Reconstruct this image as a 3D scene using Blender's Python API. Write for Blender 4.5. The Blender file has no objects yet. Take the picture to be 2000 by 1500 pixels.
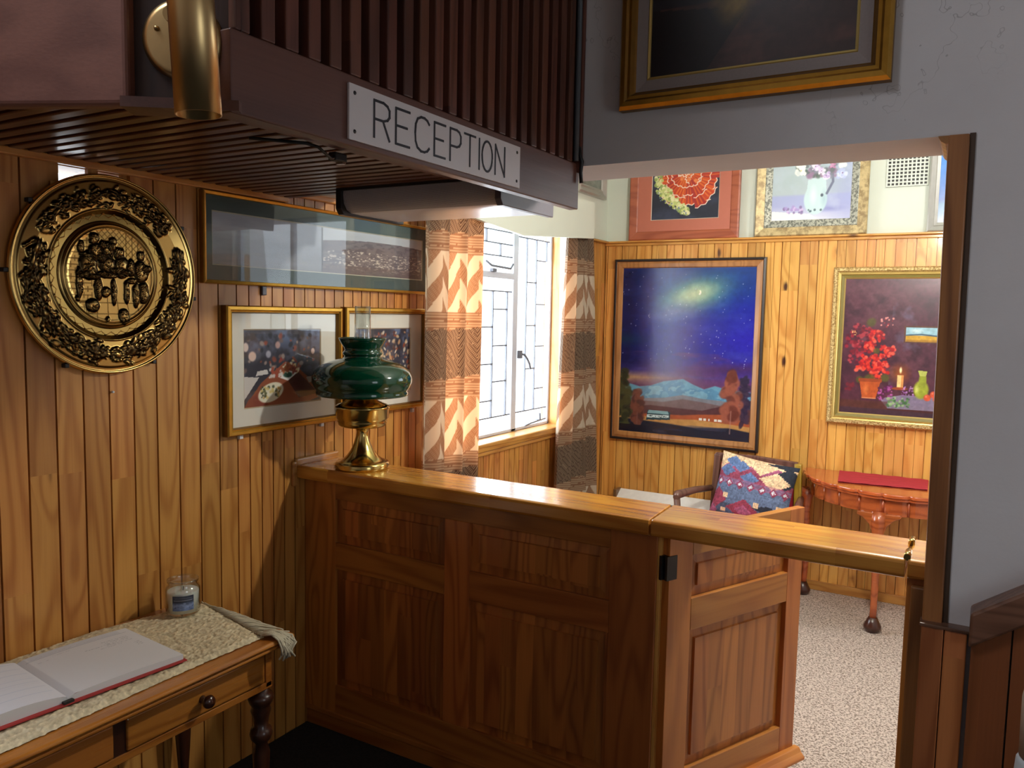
import bpy, bmesh, math, random
import numpy as np
from mathutils import Vector, Matrix
PI = math.pi
SC = bpy.context.scene
COL = SC.collection
random.seed(7)

def S(r, g, b):
    f = lambda c: (c/255/12.92) if c/255 <= .04045 else ((c/255+.055)/1.055)**2.4
    return (f(r), f(g), f(b), 1.0)

# ------------------------------------------------------------------ camera, world, lights, exposure
cd = bpy.data.cameras.new('camera'); cam = bpy.data.objects.new('camera', cd); COL.objects.link(cam)
yaw, pitch, roll = -.52713285, -.08748669, .02005656
fw = Vector((math.sin(yaw)*math.cos(pitch), math.cos(yaw)*math.cos(pitch), math.sin(pitch)))
r0 = Vector((math.cos(yaw), -math.sin(yaw), 0)); u0 = r0.cross(fw)
rt = r0*math.cos(roll)+u0*math.sin(roll); up = rt.cross(fw)
cam.matrix_world = Matrix(((rt.x, up.x, -fw.x, 2.203), (rt.y, up.y, -fw.y, -2.219), (rt.z, up.z, -fw.z, 1.62), (0, 0, 0, 1)))
cd.sensor_width = 36; cd.lens = 36*1562.03/2000; cd.clip_start = .05
SC.camera = cam
vs = SC.view_settings
vs.view_transform = 'Standard'; vs.look = 'None'; vs.gamma = 1; vs.use_curve_mapping = False
vs.exposure = 0.0
SC.cycles.use_denoising = True
SC.cycles.max_bounces = 10; SC.cycles.diffuse_bounces = 5; SC.cycles.glossy_bounces = 4
SC.cycles.sample_clamp_indirect = 6
w = bpy.data.worlds.new('sky'); SC.world = w; w.use_nodes = True
bg = w.node_tree.nodes['Background']; bg.inputs[0].default_value = (.86, .94, 1, 1); bg.inputs[1].default_value = 3.4

def area(name, loc, target, sx, sy, power, col):
    l = bpy.data.lights.new(name, 'AREA'); l.shape = 'RECTANGLE'; l.size = sx; l.size_y = sy; l.energy = power; l.color = col
    o = bpy.data.objects.new(name, l); COL.objects.link(o); o.location = loc
    o.rotation_euler = (Vector(target)-Vector(loc)).to_track_quat('-Z', 'Y').to_euler()
    return o
area('daylight_side_window', (-.5, 1.5, 1.6), (1, 1.5, 1.5), 1.6, 1.5, 75, (.86, .93, 1))
area('daylight_back_window', (3.0, 3.25, 1.95), (3.0, 0, 1.6), 1.5, 1.2, 16, (.72, .86, 1))
def lamp(name, kind, loc, power, col, rad, target=None, ang=None):
    l = bpy.data.lights.new(name, kind); l.energy = power; l.color = col; l.shadow_soft_size = rad
    o = bpy.data.objects.new(name, l); COL.objects.link(o); o.location = loc
    if target: o.rotation_euler = (Vector(target)-Vector(loc)).to_track_quat('-Z', 'Y').to_euler(); l.spot_size = ang; l.spot_blend = .6
lamp('office_pendant_lamp', 'POINT', (1.95, .56, 2.29), 82, (1, .96, .86), .04)
lamp('added_wall_spot', 'SPOT', (2.7, 1.0, 2.9), 62, (1, 1, .97), .08, (2.0, 2.78, 1.85), 1.3)  # added, unseen spot whose cone brightens only the back wall
area('lobby_rooflight', (.4, -2.6, 4.15), (.4, -2.6, 0), 1.0, 1.0, 62, (.84, .90, 1))

# ------------------------------------------------------------------ mesh helper
class M:
    def __init__(s): s.v = []; s.f = []; s.m = []; s.s = []; s.c = None
    def add(s, vs, fs, m=0, sm=False):
        b = len(s.v); s.v += [tuple(p) for p in vs]
        for f in fs: s.f.append(tuple(b+i for i in f)); s.m.append(m); s.s.append(sm)
        return s
    def box(s, x0, x1, y0, y1, z0, z1, m=0):
        return s.add([(x, y, z) for x in (x0, x1) for y in (y0, y1) for z in (z0, z1)],
                     [(0, 1, 3, 2), (4, 6, 7, 5), (0, 4, 5, 1), (2, 3, 7, 6), (0, 2, 6, 4), (1, 5, 7, 3)], m)
    def prism(s, poly, a, b, fn, m=0, sm=False):          # poly of (p,q) ; fn(p,q,t)->xyz
        n = len(poly); vs = [fn(p, q, a) for p, q in poly]+[fn(p, q, b) for p, q in poly]
        s.add(vs, [tuple(range(n)), tuple(range(2*n-1, n-1, -1))], m)
        return s.add(vs, [(i, (i+1) % n, n+(i+1) % n, n+i) for i in range(n)], m, sm)
    def lathe(s, prof, c=(0, 0, 0), seg=40, m=0, fn=None, sm=True):
        fn = fn or (lambda x, y, z: (c[0]+x, c[1]+y, c[2]+z))
        n = len(prof); vs = []
        for k in range(seg):
            a = 2*PI*k/seg
            vs += [fn(r*math.cos(a), r*math.sin(a), z) for r, z in prof]
        fs = []
        for k in range(seg):
            k2 = (k+1) % seg
            for i in range(n-1):
                fs.append((k*n+i, k2*n+i, k2*n+i+1, k*n+i+1))
        s.add(vs, fs, m, sm)
        for i in (0, n-1):
            if prof[i][0] > 1e-4: s.add([vs[k*n+i] for k in range(seg)], [tuple(range(seg))], m)
        return s
    def tube(s, path, r, seg=10, m=0, cap=True):
        P = [Vector(p) for p in path]; n = len(P); vs = []
        rr = r if isinstance(r, (list, tuple)) else [r]*n
        t0 = (P[1]-P[0]).normalized(); nrm = t0.orthogonal().normalized()
        for i in range(n):
            t = (P[min(i+1, n-1)]-P[max(i-1, 0)]).normalized()
            nrm = (nrm-t*nrm.dot(t)).normalized(); bn = t.cross(nrm)
            for k in range(seg):
                a = 2*PI*k/seg; vs.append(P[i]+(nrm*math.cos(a)+bn*math.sin(a))*rr[i])
        fs = [(i*seg+k, i*seg+(k+1) % seg, (i+1)*seg+(k+1) % seg, (i+1)*seg+k) for i in range(n-1) for k in range(seg)]
        s.add(vs, fs, m, True)
        if cap: s.add(vs[:seg], [tuple(range(seg))], m); s.add(vs[-seg:], [tuple(range(seg))], m)
        return s
    def grid(s, nu, nv, fn, m=0, sm=True, col=None):      # fn(u,v)->xyz, u,v in 0..1 ; col (nv,nu,3) sRGB
        b = len(s.v)
        vs = [fn(i/(nu-1), j/(nv-1)) for j in range(nv) for i in range(nu)]
        s.add(vs, [(j*nu+i, j*nu+i+1, (j+1)*nu+i+1, (j+1)*nu+i) for j in range(nv-1) for i in range(nu-1)], m, sm)
        if col is not None:
            s.c = (s.c or []); s.c.append((b, np.asarray(col).reshape(-1, 3)))
        return s
    def obj(s, name, mats, parent=None, loc=None, bevel=0, seg=2, local=False, tilt=None):
        if not isinstance(mats, (list, tuple)): mats = [mats]
        off = Vector((0, 0, 0))
        if parent is not None and not local:
            off = parent.location.copy()
            if parent.parent: off += parent.parent.location
        if loc is not None and not local: off = Vector(loc)
        me = bpy.data.meshes.new(name)
        me.from_pydata([(p[0]-off.x, p[1]-off.y, p[2]-off.z) for p in s.v], [], s.f)
        for mt in mats: me.materials.append(mt)
        me.polygons.foreach_set('material_index', s.m)
        me.polygons.foreach_set('use_smooth', s.s)
        if s.c is None:
            bm = bmesh.new(); bm.from_mesh(me)
            bmesh.ops.remove_doubles(bm, verts=bm.verts, dist=1e-5)
            bmesh.ops.recalc_face_normals(bm, faces=bm.faces); bm.to_mesh(me); bm.free()
        else:
            at = me.color_attributes.new('paint', 'FLOAT_COLOR', 'POINT')
            arr = np.ones((len(me.vertices), 4), np.float32)
            for b, c in s.c:
                c = np.clip(c, 0, 1); arr[b:b+len(c), :3] = np.where(c <= .04045, c/12.92, ((c+.055)/1.055)**2.4)
            at.data.foreach_set('color', arr.ravel())
        me.update()
        o = bpy.data.objects.new(name, me); COL.objects.link(o)
        if parent is not None: o.parent = parent
        if loc is not None: o.location = loc
        if bevel:
            md = o.modifiers.new('edge', 'BEVEL'); md.width = bevel; md.segments = seg; md.limit_method = 'ANGLE'; md.angle_limit = .6
        return o

def tag(o, label=None, cat=None, group=None, kind=None):
    if label: o['label'] = label
    if cat: o['category'] = cat
    if group: o['group'] = group
    if kind: o['kind'] = kind
    return o
def thing(name, label, cat, loc=(0, 0, 0), rot=(0, 0, 0), group=None, kind=None):
    o = bpy.data.objects.new(name, None); COL.objects.link(o); o.location = loc; o.rotation_euler = rot
    o.empty_display_size = .05
    return tag(o, label, cat, group, kind)
def bx(*a): return M().box(*a)
def struct(o): o['kind'] = 'structure'; return o

# ------------------------------------------------------------------ node helper + materials
class N:
    def __init__(s, name):
        s.mat = bpy.data.materials.new(name); s.mat.use_nodes = True; s.t = s.mat.node_tree
        s.b = s.t.nodes['Principled BSDF']; s.out = s.t.nodes['Material Output']
    def n(s, typ, **k):
        x = s.t.nodes.new(typ)
        for a, b in k.items(): setattr(x, a, b)
        return x
    def put(s, sock, v):
        if isinstance(v, bpy.types.NodeSocket): s.t.links.new(v, sock)
        elif v is not None: sock.default_value = v
    def m(s, op, a, b=None, c=None, clamp=False):
        x = s.n('ShaderNodeMath', operation=op, use_clamp=clamp)
        for i, v in enumerate((a, b, c)): s.put(x.inputs[i], v)
        return x.outputs[0]
    def mix(s, f, a, b, bl='MIX'):
        x = s.n('ShaderNodeMix', data_type='RGBA', blend_type=bl); s.put(x.inputs[0], f); s.put(x.inputs[6], a); s.put(x.inputs[7], b)
        return x.outputs[2]
    def xyz(s, x, y, z):
        c = s.n('ShaderNodeCombineXYZ')
        for i, v in enumerate((x, y, z)): s.put(c.inputs[i], v)
        return c.outputs[0]
    def noise(s, vec, sc=1, det=2, ro=.5, out=0):
        x = s.n('ShaderNodeTexNoise'); s.put(x.inputs['Vector'], vec); x.inputs['Scale'].default_value = sc
        x.inputs['Detail'].default_value = det; x.inputs['Roughness'].default_value = ro
        return x.outputs[out]
    def vor(s, vec, sc=1, out='Distance', rnd=1):
        x = s.n('ShaderNodeTexVoronoi'); s.put(x.inputs['Vector'], vec); x.inputs['Scale'].default_value = sc; x.inputs['Randomness'].default_value = rnd
        return x.outputs[out]
    def white(s, vec):
        x = s.n('ShaderNodeTexWhiteNoise', noise_dimensions='3D'); s.put(x.inputs['Vector'], vec); return x
    def step(s, v, a, b):
        x = s.n('ShaderNodeMapRange', interpolation_type='SMOOTHSTEP'); s.put(x.inputs[0], v); x.inputs[1].default_value = a; x.inputs[2].default_value = b
        return x.outputs[0]
    def obj(s):
        return s.n('ShaderNodeTexCoord').outputs['Object']
    def sep(s, v):
        x = s.n('ShaderNodeSeparateXYZ'); s.put(x.inputs[0], v); return x.outputs
    def rnd(s): return s.n('ShaderNodeObjectInfo').outputs['Random']
    def bump(s, h, st=.3, d=.002):
        x = s.n('ShaderNodeBump'); s.put(x.inputs['Height'], h); x.inputs['Strength'].default_value = st; x.inputs['Distance'].default_value = d
        s.t.links.new(x.outputs[0], s.b.inputs['Normal'])
    def fin(s, col=None, ro=None, me=0, **k):
        s.put(s.b.inputs['Base Color'], col); s.put(s.b.inputs['Roughness'], ro); s.b.inputs['Metallic'].default_value = me
        for a, b in k.items(): s.put(s.b.inputs[a.replace('_', ' ')], b)
        return s.mat

def plain(name, rgb, ro=.5, me=0, var=.06, sc=30, bump=0, **k):
    g = N(name); v = g.obj(); f = g.noise(v, sc, 3)
    c = S(*rgb); d = tuple(x*(1-var*3) for x in c[:3])+(1,)
    if bump: g.bump(g.noise(v, sc*3, 3), bump)
    return g.fin(g.mix(f, d, c), ro, me, **k)

def wood(name, light, dark, L='Z', A='Y', w=None, off=0., ro=.42, coat=.0, knots=.6, var=.35, ring=1., fine=.5, knotcol=(70, 30, 10), board=1.1):
    g = N(name); o = g.sep(g.obj()); ix = {'X': 0, 'Y': 1, 'Z': 2}
    B = [c for c in 'XYZ' if c not in (L, A)][0]
    l, a, b = o[ix[L]], o[ix[A]], o[ix[B]]
    if w:
        i = g.m('FLOOR', g.m('DIVIDE', g.m('ADD', a, off), w))
        r1 = g.white(g.xyz(i, 3.3, 1.7)).outputs[0]
        j = g.m('FLOOR', g.m('ADD', g.m('DIVIDE', l, board), g.m('MULTIPLY', r1, 5)))
        wn = g.white(g.xyz(i, j, 0.5))
    else:
        wn = g.white(g.xyz(g.rnd(), 2.2, .7))
    r = g.sep(wn.outputs[1]); rv = wn.outputs[0]
    a2 = g.m('ADD', a, g.m('MULTIPLY', r[0], 31)); l2 = g.m('ADD', l, g.m('MULTIPLY', r[1], 17)); b2 = g.m('ADD', b, g.m('MULTIPLY', r[2], 9))
    q = g.xyz(g.m('MULTIPLY', a2, 7.5), g.m('MULTIPLY', l2, .75), g.m('MULTIPLY', b2, 7.5))
    kv = g.xyz(g.m('MULTIPLY', a2, 6.5), g.m('MULTIPLY', l2, 2.6), g.m('MULTIPLY', b2, 1))
    kd = g.vor(kv, 1); kc = g.sep(g.vor(kv, 1, 'Color'))
    ksel = g.m('GREATER_THAN', kc[0], 1-knots*.6)
    kn = g.noise(q, 14, 1)
    km = g.m('MULTIPLY', ksel, g.m('SUBTRACT', 1, g.step(g.m('ADD', kd, g.m('MULTIPLY', kn, .06)), .07, .15)))
    kh = g.m('MULTIPLY', ksel, g.m('SUBTRACT', 1, g.step(kd, .05, .45)))
    n1 = g.noise(q, 1, 1.5, .4)
    rg = g.m('SINE', g.m('MULTIPLY', g.m('ADD', n1, g.m('MULTIPLY', kh, .12)), 62*ring))
    rg = g.m('POWER', g.m('MULTIPLY_ADD', rg, .5, .5), 2.2)
    fb = g.noise(g.xyz(g.m('MULTIPLY', a2, 210), g.m('MULTIPLY', l2, 5), g.m('MULTIPLY', b2, 210)), 1, 2)
    big = g.noise(q, .45, 2)
    f = g.m('ADD', g.m('MULTIPLY', rg, .68), g.m('MULTIPLY', g.m('SUBTRACT', fb, .35), fine), clamp=True)
    f = g.m('ADD', g.m('MULTIPLY', f, .85), g.m('MULTIPLY', big, .25), clamp=True)
    c = g.mix(f, S(*light), S(*dark))
    c = g.mix(km, c, S(*knotcol))
    br = g.m('ADD', 1-var*.6, g.m('MULTIPLY', rv, var))
    hsv = g.n('ShaderNodeHueSaturation'); g.put(hsv.inputs['Color'], c); g.put(hsv.inputs['Value'], br)
    g.put(hsv.inputs['Hue'], g.m('ADD', .494, g.m('MULTIPLY', r[1], .012)))
    g.bump(g.m('ADD', fb, g.m('MULTIPLY', rg, -.4)), .12, .0015)
    return g.fin(hsv.outputs[0], g.m('ADD', ro-.05, g.m('MULTIPLY', fb, .12)), 0, Coat_Weight=coat, Coat_Roughness=.12)

def paintmat(name, ro=.45, coat=0, cr=.1, bump=0, trans=None, metal=0):
    g = N(name); at = g.n('ShaderNodeAttribute', attribute_name='paint'); c = at.outputs['Color']
    if bump: g.bump(g.noise(g.obj(), 420, 3), bump, .001)
    g.fin(c, ro, metal, Coat_Weight=coat, Coat_Roughness=cr)
    if trans:
        tb = g.n('ShaderNodeBsdfTranslucent'); g.put(tb.inputs[0], g.mix(1, c, trans[1], 'MULTIPLY'))
        mx = g.n('ShaderNodeMixShader'); mx.inputs[0].default_value = trans[0]
        g.t.links.new(g.b.outputs[0], mx.inputs[1]); g.t.links.new(tb.outputs[0], mx.inputs[2]); g.t.links.new(mx.outputs[0], g.out.inputs[0])
    return g.mat

def glassmat(name, tint=(1, 1, 1, 1), refl=1.0, ro=.02):
    g = N(name); tr = g.n('ShaderNodeBsdfTransparent'); tr.inputs[0].default_value = tint
    gl = g.n('ShaderNodeBsdfGlossy'); gl.inputs['Roughness'].default_value = ro
    lw = g.n('ShaderNodeLayerWeight'); lw.inputs[0].default_value = .5
    fr = g.m('MULTIPLY_ADD', g.m('POWER', lw.outputs['Facing'], 4.5), .9, .045)
    mx = g.n('ShaderNodeMixShader'); g.put(mx.inputs[0], g.m('MULTIPLY', fr, refl, clamp=True))
    g.t.links.new(tr.outputs[0], mx.inputs[1]); g.t.links.new(gl.outputs[0], mx.inputs[2]); g.t.links.new(mx.outputs[0], g.out.inputs[0])
    return g.mat

PINE_L, PINE_D = (200, 142, 72), (158, 96, 40)
mPineLeft = wood('pine_boards_left', PINE_L, PINE_D, 'Z', 'Y', .079, 1.107, knots=.7, ro=.38, coat=.15)
mPineLeftN = wood('pine_boards_left_narrow', PINE_L, PINE_D, 'Z', 'Y', .0535, .3195, knots=.5, ro=.38, coat=.15)
mPineBack = wood('pine_boards_back', (224, 168, 88), (192, 126, 52), 'Z', 'X', .103, -.017, knots=.8, ro=.36, coat=.2)
mPineX = wood('pine_rail', (212, 156, 80), (176, 112, 48), 'X', 'Z', ro=.36, coat=.2)
mPineY = wood('pine_rail_side', (205, 148, 74), (165, 102, 42), 'Y', 'Z', ro=.38, coat=.2)
mCtTop = wood('varnished_pine_top', (212, 152, 62), (176, 108, 36), 'X', 'Y', .045, 0, ro=.2, coat=.6, knots=.35, var=.25, board=.7)
mCtX = wood('counter_pine_rail', (186, 112, 50), (140, 74, 26), 'X', 'Z', ro=.35, coat=.2, knots=.4)
mCtZ = wood('counter_pine_stile', (186, 112, 50), (140, 74, 26), 'Z', 'X', ro=.35, coat=.2, knots=.3)
mCtP = wood('counter_pine_panel', (182, 108, 50), (128, 66, 26), 'Z', 'X', .062, .02, ro=.35, coat=.2, knots=1.1, var=.5)
mGtX = wood('gate_pine_rail', (200, 130, 62), (165, 92, 38), 'Y', 'Z', ro=.35, coat=.2, knots=.4)
mGtZ = wood('gate_pine_stile', (196, 122, 58), (155, 84, 34), 'Z', 'Y', ro=.35, coat=.2, knots=.3)
mGtP = wood('gate_pine_panel', (194, 122, 60), (142, 78, 34), 'Z', 'Y', .07, .02, ro=.35, coat=.2, knots=1.1, var=.4)
mJamb = wood('jamb_wood', (166, 112, 62), (104, 62, 28), 'Z', 'X', ro=.4, coat=.15, knots=.2, ring=.7)
mWain = wood('wainscot_wood', (184, 116, 66), (146, 84, 42), 'Z', 'X', .049, .0, ro=.4, coat=.15, knots=.25, ring=.7)
mStair = wood('stair_panel_wood', (150, 90, 48), (112, 62, 28), 'Z', 'X', .105, .03, ro=.4, coat=.15, knots=.2, ring=.6)
mRailW = wood('stair_cap_wood', (120, 84, 64), (84, 54, 38), 'X', 'Z', ro=.35, coat=.2, knots=.1)
mGal = wood('gallery_board', (100, 62, 52), (74, 42, 36), 'Y', 'Z', ro=.45, coat=.08, knots=.15, ring=.35, fine=.6)
mGalX = wood('gallery_front_board', (136, 90, 78), (104, 64, 56), 'X', 'Z', ro=.45, coat=.08, knots=.15, ring=.35, fine=.6)
mGalDark = wood('gallery_dark_panel', (52, 28, 20), (34, 16, 12), 'Z', 'X', ro=.5, knots=0)
mSlat = wood('gallery_slats', (112, 66, 50), (74, 40, 30), 'Z', 'Y', .053, 0, ro=.5, knots=.1, var=.5)
mSoff = wood('soffit_slats', (108, 64, 42), (78, 42, 26), 'X', 'Y', .05, 0, ro=.32, coat=.2, knots=.1, var=.25)
mBackG = plain('gallery_backing', (96, 84, 80), .8, var=.1, sc=6)
mTable = wood('console_pine', (178, 112, 44), (132, 72, 20), 'Y', 'X', ro=.28, coat=.5, knots=.3)
mTableD = wood('console_dark_turned', (72, 38, 20), (44, 20, 12), 'Z', 'X', ro=.3, coat=.4, knots=0)
mHalf = wood('mahogany_table', (190, 96, 46), (140, 60, 26), 'X', 'Y', ro=.22, coat=.6, knots=0)
mHalfV = wood('mahogany_apron', (184, 92, 46), (136, 60, 28), 'X', 'Z', ro=.24, coat=.6, knots=0)
mHalfD = plain('mahogany_foot', (66, 32, 22), .3, Coat_Weight=.4)
mChair = wood('chair_wood', (120, 84, 72), (80, 50, 42), 'Z', 'X', ro=.35, coat=.3, knots=0)
mCream = plain('cream_plaster', (214, 220, 208), .7, var=.02, sc=5, bump=.05)
mGrey = None
def plaster():
    g = N('grey_plaster'); v = g.obj(); f = g.noise(v, 3, 4, .6); f2 = g.noise(v, 45, 4, .6)
    cr = g.noise(v, 2.2, 5, .75)
    line = g.m('SUBTRACT', 1, g.step(g.m('ABSOLUTE', g.m('SUBTRACT', cr, .5)), .0, .0035))
    spot = g.step(g.noise(v, 1.1, 1), .56, .68)
    c = g.mix(f, S(196, 192, 192), S(216, 214, 214)); c = g.mix(g.m('MULTIPLY', g.m('MULTIPLY', line, spot), .5), c, S(110, 104, 104))
    g.bump(g.m('ADD', f2, g.m('MULTIPLY', f, 2)), .25, .003)
    return g.fin(c, .75)
mGrey = plaster()
def carpet(name, a, b, sc):
    g = N(name); v = g.obj(); n = g.noise(v, sc, 2, .6); n2 = g.vor(v, sc*1.6)
    f = g.step(g.m('ADD', g.m('MULTIPLY', n, .8), g.m('MULTIPLY', n2, .35)), .42, .68)
    g.bump(g.noise(v, sc*3, 3), .6, .006)
    return g.fin(g.mix(f, S(*a), S(*b)), .95)
mCarpet = carpet('speckled_carpet', (122, 104, 92), (214, 196, 184), 95)
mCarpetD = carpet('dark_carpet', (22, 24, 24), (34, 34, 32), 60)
mBrass = plain('polished_brass', (208, 182, 112), .17, 1, var=.05, sc=8)
mBrassLamp = plain('satin_brass', (204, 174, 122), .34, 1, var=.06, sc=14)
mGold = plain('gold_leaf', (206, 158, 66), .3, .85, var=.12, sc=40)
mGoldD = plain('gold_leaf_dull', (150, 108, 46), .4, .7, var=.15, sc=40)
mWhiteM = plain('window_white_metal', (198, 202, 214), .4, var=.03)
mLead = plain('lead_came', (112, 116, 126), .6)
mGreenG = plain('green_glass', (1, 58, 38), .12, 0, var=.05, sc=4, Coat_Weight=.35, Coat_Roughness=.03)
mClear = glassmat('clear_glass', (.95, .97, .965, 1), 2.4)
mPicGlass = glassmat('picture_glass', (1, 1, 1, 1), 1.0, .015)
mPane = glassmat('window_pane', (1, 1, 1, 1), 1.)
mBlack = plain('black_metal', (26, 25, 26), .45)
mWhite = plain('white_paper', (226, 226, 226), .7, var=.01)
mSign = plain('white_sign_plastic', (214, 208, 208), .45, var=.02, sc=4)
mInk = plain('sign_ink', (26, 22, 34), .6)
mRed = plain('red_cloth', (186, 40, 56), .85, var=.1, sc=120, bump=.4)
mRedCover = plain('red_book_cover', (170, 44, 40), .6)
mWax = plain('white_wax', (236, 236, 228), .5, Subsurface_Weight=.2)
mDarkKnob = plain('dark_knob', (62, 30, 18), .2, Coat_Weight=.6)
# ------------------------------------------------------------------ room shell
def cells(mm, ys, zs, holes, mk, m=0):
    for i in range(len(ys)-1):
        for j in range(len(zs)-1):
            yc, zc = (ys[i]+ys[i+1])/2, (zs[j]+zs[j+1])/2
            if any(a < yc < b and c < zc < d for a, b, c, d in holes): continue
            mk(mm, ys[i], ys[i+1], zs[j], zs[j+1], m)
G = .0027
WY0, WY1, WZ0, WZ1 = .80, 2.19, .944, 2.13          # window opening
VH = (-.915, -.735, 1.955, 2.003)                   # slot over the plate
q = M(); q2 = None
def boardL(y0, y1, z0, z1, m): q.box(-.016, 0, y0+G, y1-G, z0, z1, m)
y = -1.107-.079*22
while y < -.33:
    if VH[0] < y+.04 < VH[1]: boardL(y, y+.079, 0, VH[2], 0)
    else: boardL(y, min(y+.079, -.3195), 0, 2.11, 0)
    y += .079
y = -.3195
while y < 2.79:
    y1 = min(y+.0535, 2.78)
    if y+.02 < WY0 or y1-.02 > WY1: boardL(y, y1, 0, 2.11, 1)
    else: boardL(y, y1, 0, .90, 1)
    y += .0535
mkL = lambda mm, a, b, c, d, m: mm.box(-.145, -.015, a, b, c, d, m)
cells(q, [-4.8, VH[0], VH[1], -.09, WY0, WY1, 3.0], [-.05, WZ0-.05, VH[2], VH[3], 2.11, WZ1, 3.05, 4.3],
      [VH, (WY0, WY1, WZ0-.05, WZ1), (-.09, 3.0, 2.11, 4.4)], mkL, 1)
cells(q, [-.09, WY0, WY1, 3.0], [2.11, WZ1, 3.05], [(WY0, WY1, 2.11, WZ1)], lambda mm, a, b, c, d, m: mm.box(-.145, -.004, a, b, c, d, m), 2)
struct(q.obj('wall_left', [mPineLeft, mPineLeftN, mCream]))
struct(M().box(-.01, .004, -.842, -.812, VH[2], VH[3]).obj('trim_1', mPineLeft))
struct(M().box(.0, .022, -2.9, -.097, 2.003, 2.024).obj('trim_2', mPineY, bevel=.004))
struct(M().box(.0, .018, -.097, .62, 2.03, 2.06).obj('trim_3', mPineY, bevel=.004))

# window with pine lining, steel frame, leaded panes
win = thing('window_1', None, None, (-.1, 1.4, .944), kind='structure')
M().box(-.14, .02, WY0+.002, WY1-.002, .90, .944).box(.002, .02, WY1-.002, WY1+.03, .90, .944).box(-.0, .014, WY0, WY1+.02, .878, .90).obj('sill', mPineY, win, bevel=.006)
M().box(-.14, .004, WY1-.008, WY1+.03, .944, WZ1-.002).box(-.14, .004, WY0-.03, WY0+.008, .944, WZ1-.002).obj('lining', mPineBack, win)
fr = M(); XF0, XF1 = -.125, -.09
YM0, YM1, YR, YL, ZB, ZT = 1.716, 1.77, 2.182, .83, .962, 2.12
fr.box(XF0, XF1, YM0, YM1, ZB-.018, ZT).box(XF0, XF1, YR-.02, YR, ZB-.018, ZT).box(XF0, XF1, YL-.03, YL, ZB-.018, ZT)
fr.box(XF0, XF1, YL, YR, .944, ZB).box(XF0, XF1, YL, YR, ZT-.01, ZT+.01)
fr.box(XF0, XF1+.006, YL, YM0, 1.812, 1.847)
fr.obj('frame', mWhiteM, win, bevel=.004)
ld = M(); lx0, lx1 = -.112, -.100; t = .0034
def hl(z, a, b): ld.box(lx0, lx1, a, b, z-t, z+t)
def vl(y, a, b): ld.box(lx0, lx1, y-t, y+t, a, b)
for yy in (1.889, 2.005): vl(yy, 1.048, 2.06)
vl(2.133, 1.94, 2.06)
hl(2.06, YM1, YR); hl(1.048, YM1, YR)
for z in (1.806, 1.553, 1.297): hl(z, 1.889, 2.005)
for z in (1.939, 1.679, 1.428, 1.172): hl(z, 2.005, 2.12)
hl(1.743, YL, YM0); hl(1.046, YL, YM0)
for yy in (.93, 1.21, 1.36, 1.519, 1.671): vl(yy, 1.046, 1.743)
for a, b, zz in ((1.36, 1.519, (1.546, 1.343, 1.141)), (1.519, 1.671, (1.644, 1.442, 1.243)), (1.21, 1.36, (1.60, 1.40, 1.2)), (.93, 1.21, (1.5, 1.25))):
    for z in zz: hl(z, a, b)
for z in (2.073, 2.004, 1.936): hl(z, YL, YM0)
vl(1.443, 2.004, 2.073); vl(1.59, 1.936, 2.004); vl(1.2, 2.004, 2.073); vl(1.0, 1.936, 2.004)
ld.obj('lead_strips', mLead, win)
for a_, b_ in ((YL, YM0), (YM1, YR-.02)):
    M().add([(-.106, a_, ZB), (-.106, b_, ZB), (-.106, b_, ZT), (-.106, a_, ZT)], [(0, 1, 2, 3)]).obj('pane', mPane, win)
M().tube([(-.08, 1.80, 1.39), (-.065, 1.815, 1.385), (-.06, 1.84, 1.36), (-.062, 1.87, 1.33), (-.065, 1.888, 1.30)], .007, 8).box(-.09, -.07, 1.772, 1.80, 1.365, 1.41).obj('latch', mLead, win)
M().tube([(-.08, 1.995, .99), (-.05, 1.995, .99), (-.05, 1.99, 1.03)], .006, 8).tube([(-.075, 1.86, .965), (-.07, 1.92, .975), (-.07, 2.10, .985)], .005, 8).obj('stay', mLead, win)
M().tube([(-.08, 1.40, 1.90), (-.06, 1.43, 1.875), (-.055, 1.62, 1.868), (-.06, 1.655, 1.895)], .006, 8).box(-.09, -.07, 1.46, 1.5, 1.845, 1.862).obj('vent_stay', mLead, win)

# back wall
q = M(); X = .017-.103
while X < 2.33:
    xm = X+.0515+.006*math.sin(X*37); q.box(max(X, 0)+G, max(xm-.001, max(X, 0)+.006), 2.78, 2.797, 0, 2.10, 0); q.box(max(xm+.001, .003), min(X+.103, 2.34)-G, 2.78, 2.797, 0, 2.10, 0); X += .103
def mkB(z0, z1, m, y0=2.789):
    pass
cells(q, [-.22, 2.35, 3.7, 4.7], [-.05, 1.4, 2.11], [(2.35, 3.7, 1.4, 2.4)], lambda mm, a, b, c, d, m: mm.box(a, b, 2.796, 3.0, c, d, m), 0)
cells(q, [-.22, 2.35, 3.7, 4.7], [2.11, 2.4, 3.05], [(2.35, 3.7, 1.4, 2.4)], lambda mm, a, b, c, d, m: mm.box(a, b, 2.80, 3.0, c, d, m), 1)
struct(q.obj('wall_back', [mPineBack, mCream]))
struct(M().box(0.001, 2.34, 2.742, 2.80, 2.10, 2.112).box(0.001, 2.34, 2.765, 2.79, 2.082, 2.10).obj('trim_4', mPineX, bevel=.004))
struct(M().box(0.0, .04, WY1+.18, 2.742, 2.098, 2.112).obj('trim_5', mPineY, bevel=.004))
struct(M().box(0, 4.6, 2.766, 2.78, 0, .055).obj('baseboard_back', mPineX, bevel=.004))
w2 = thing('window_2', None, None, (3.0, 2.9, 1.4), kind='structure')
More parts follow.
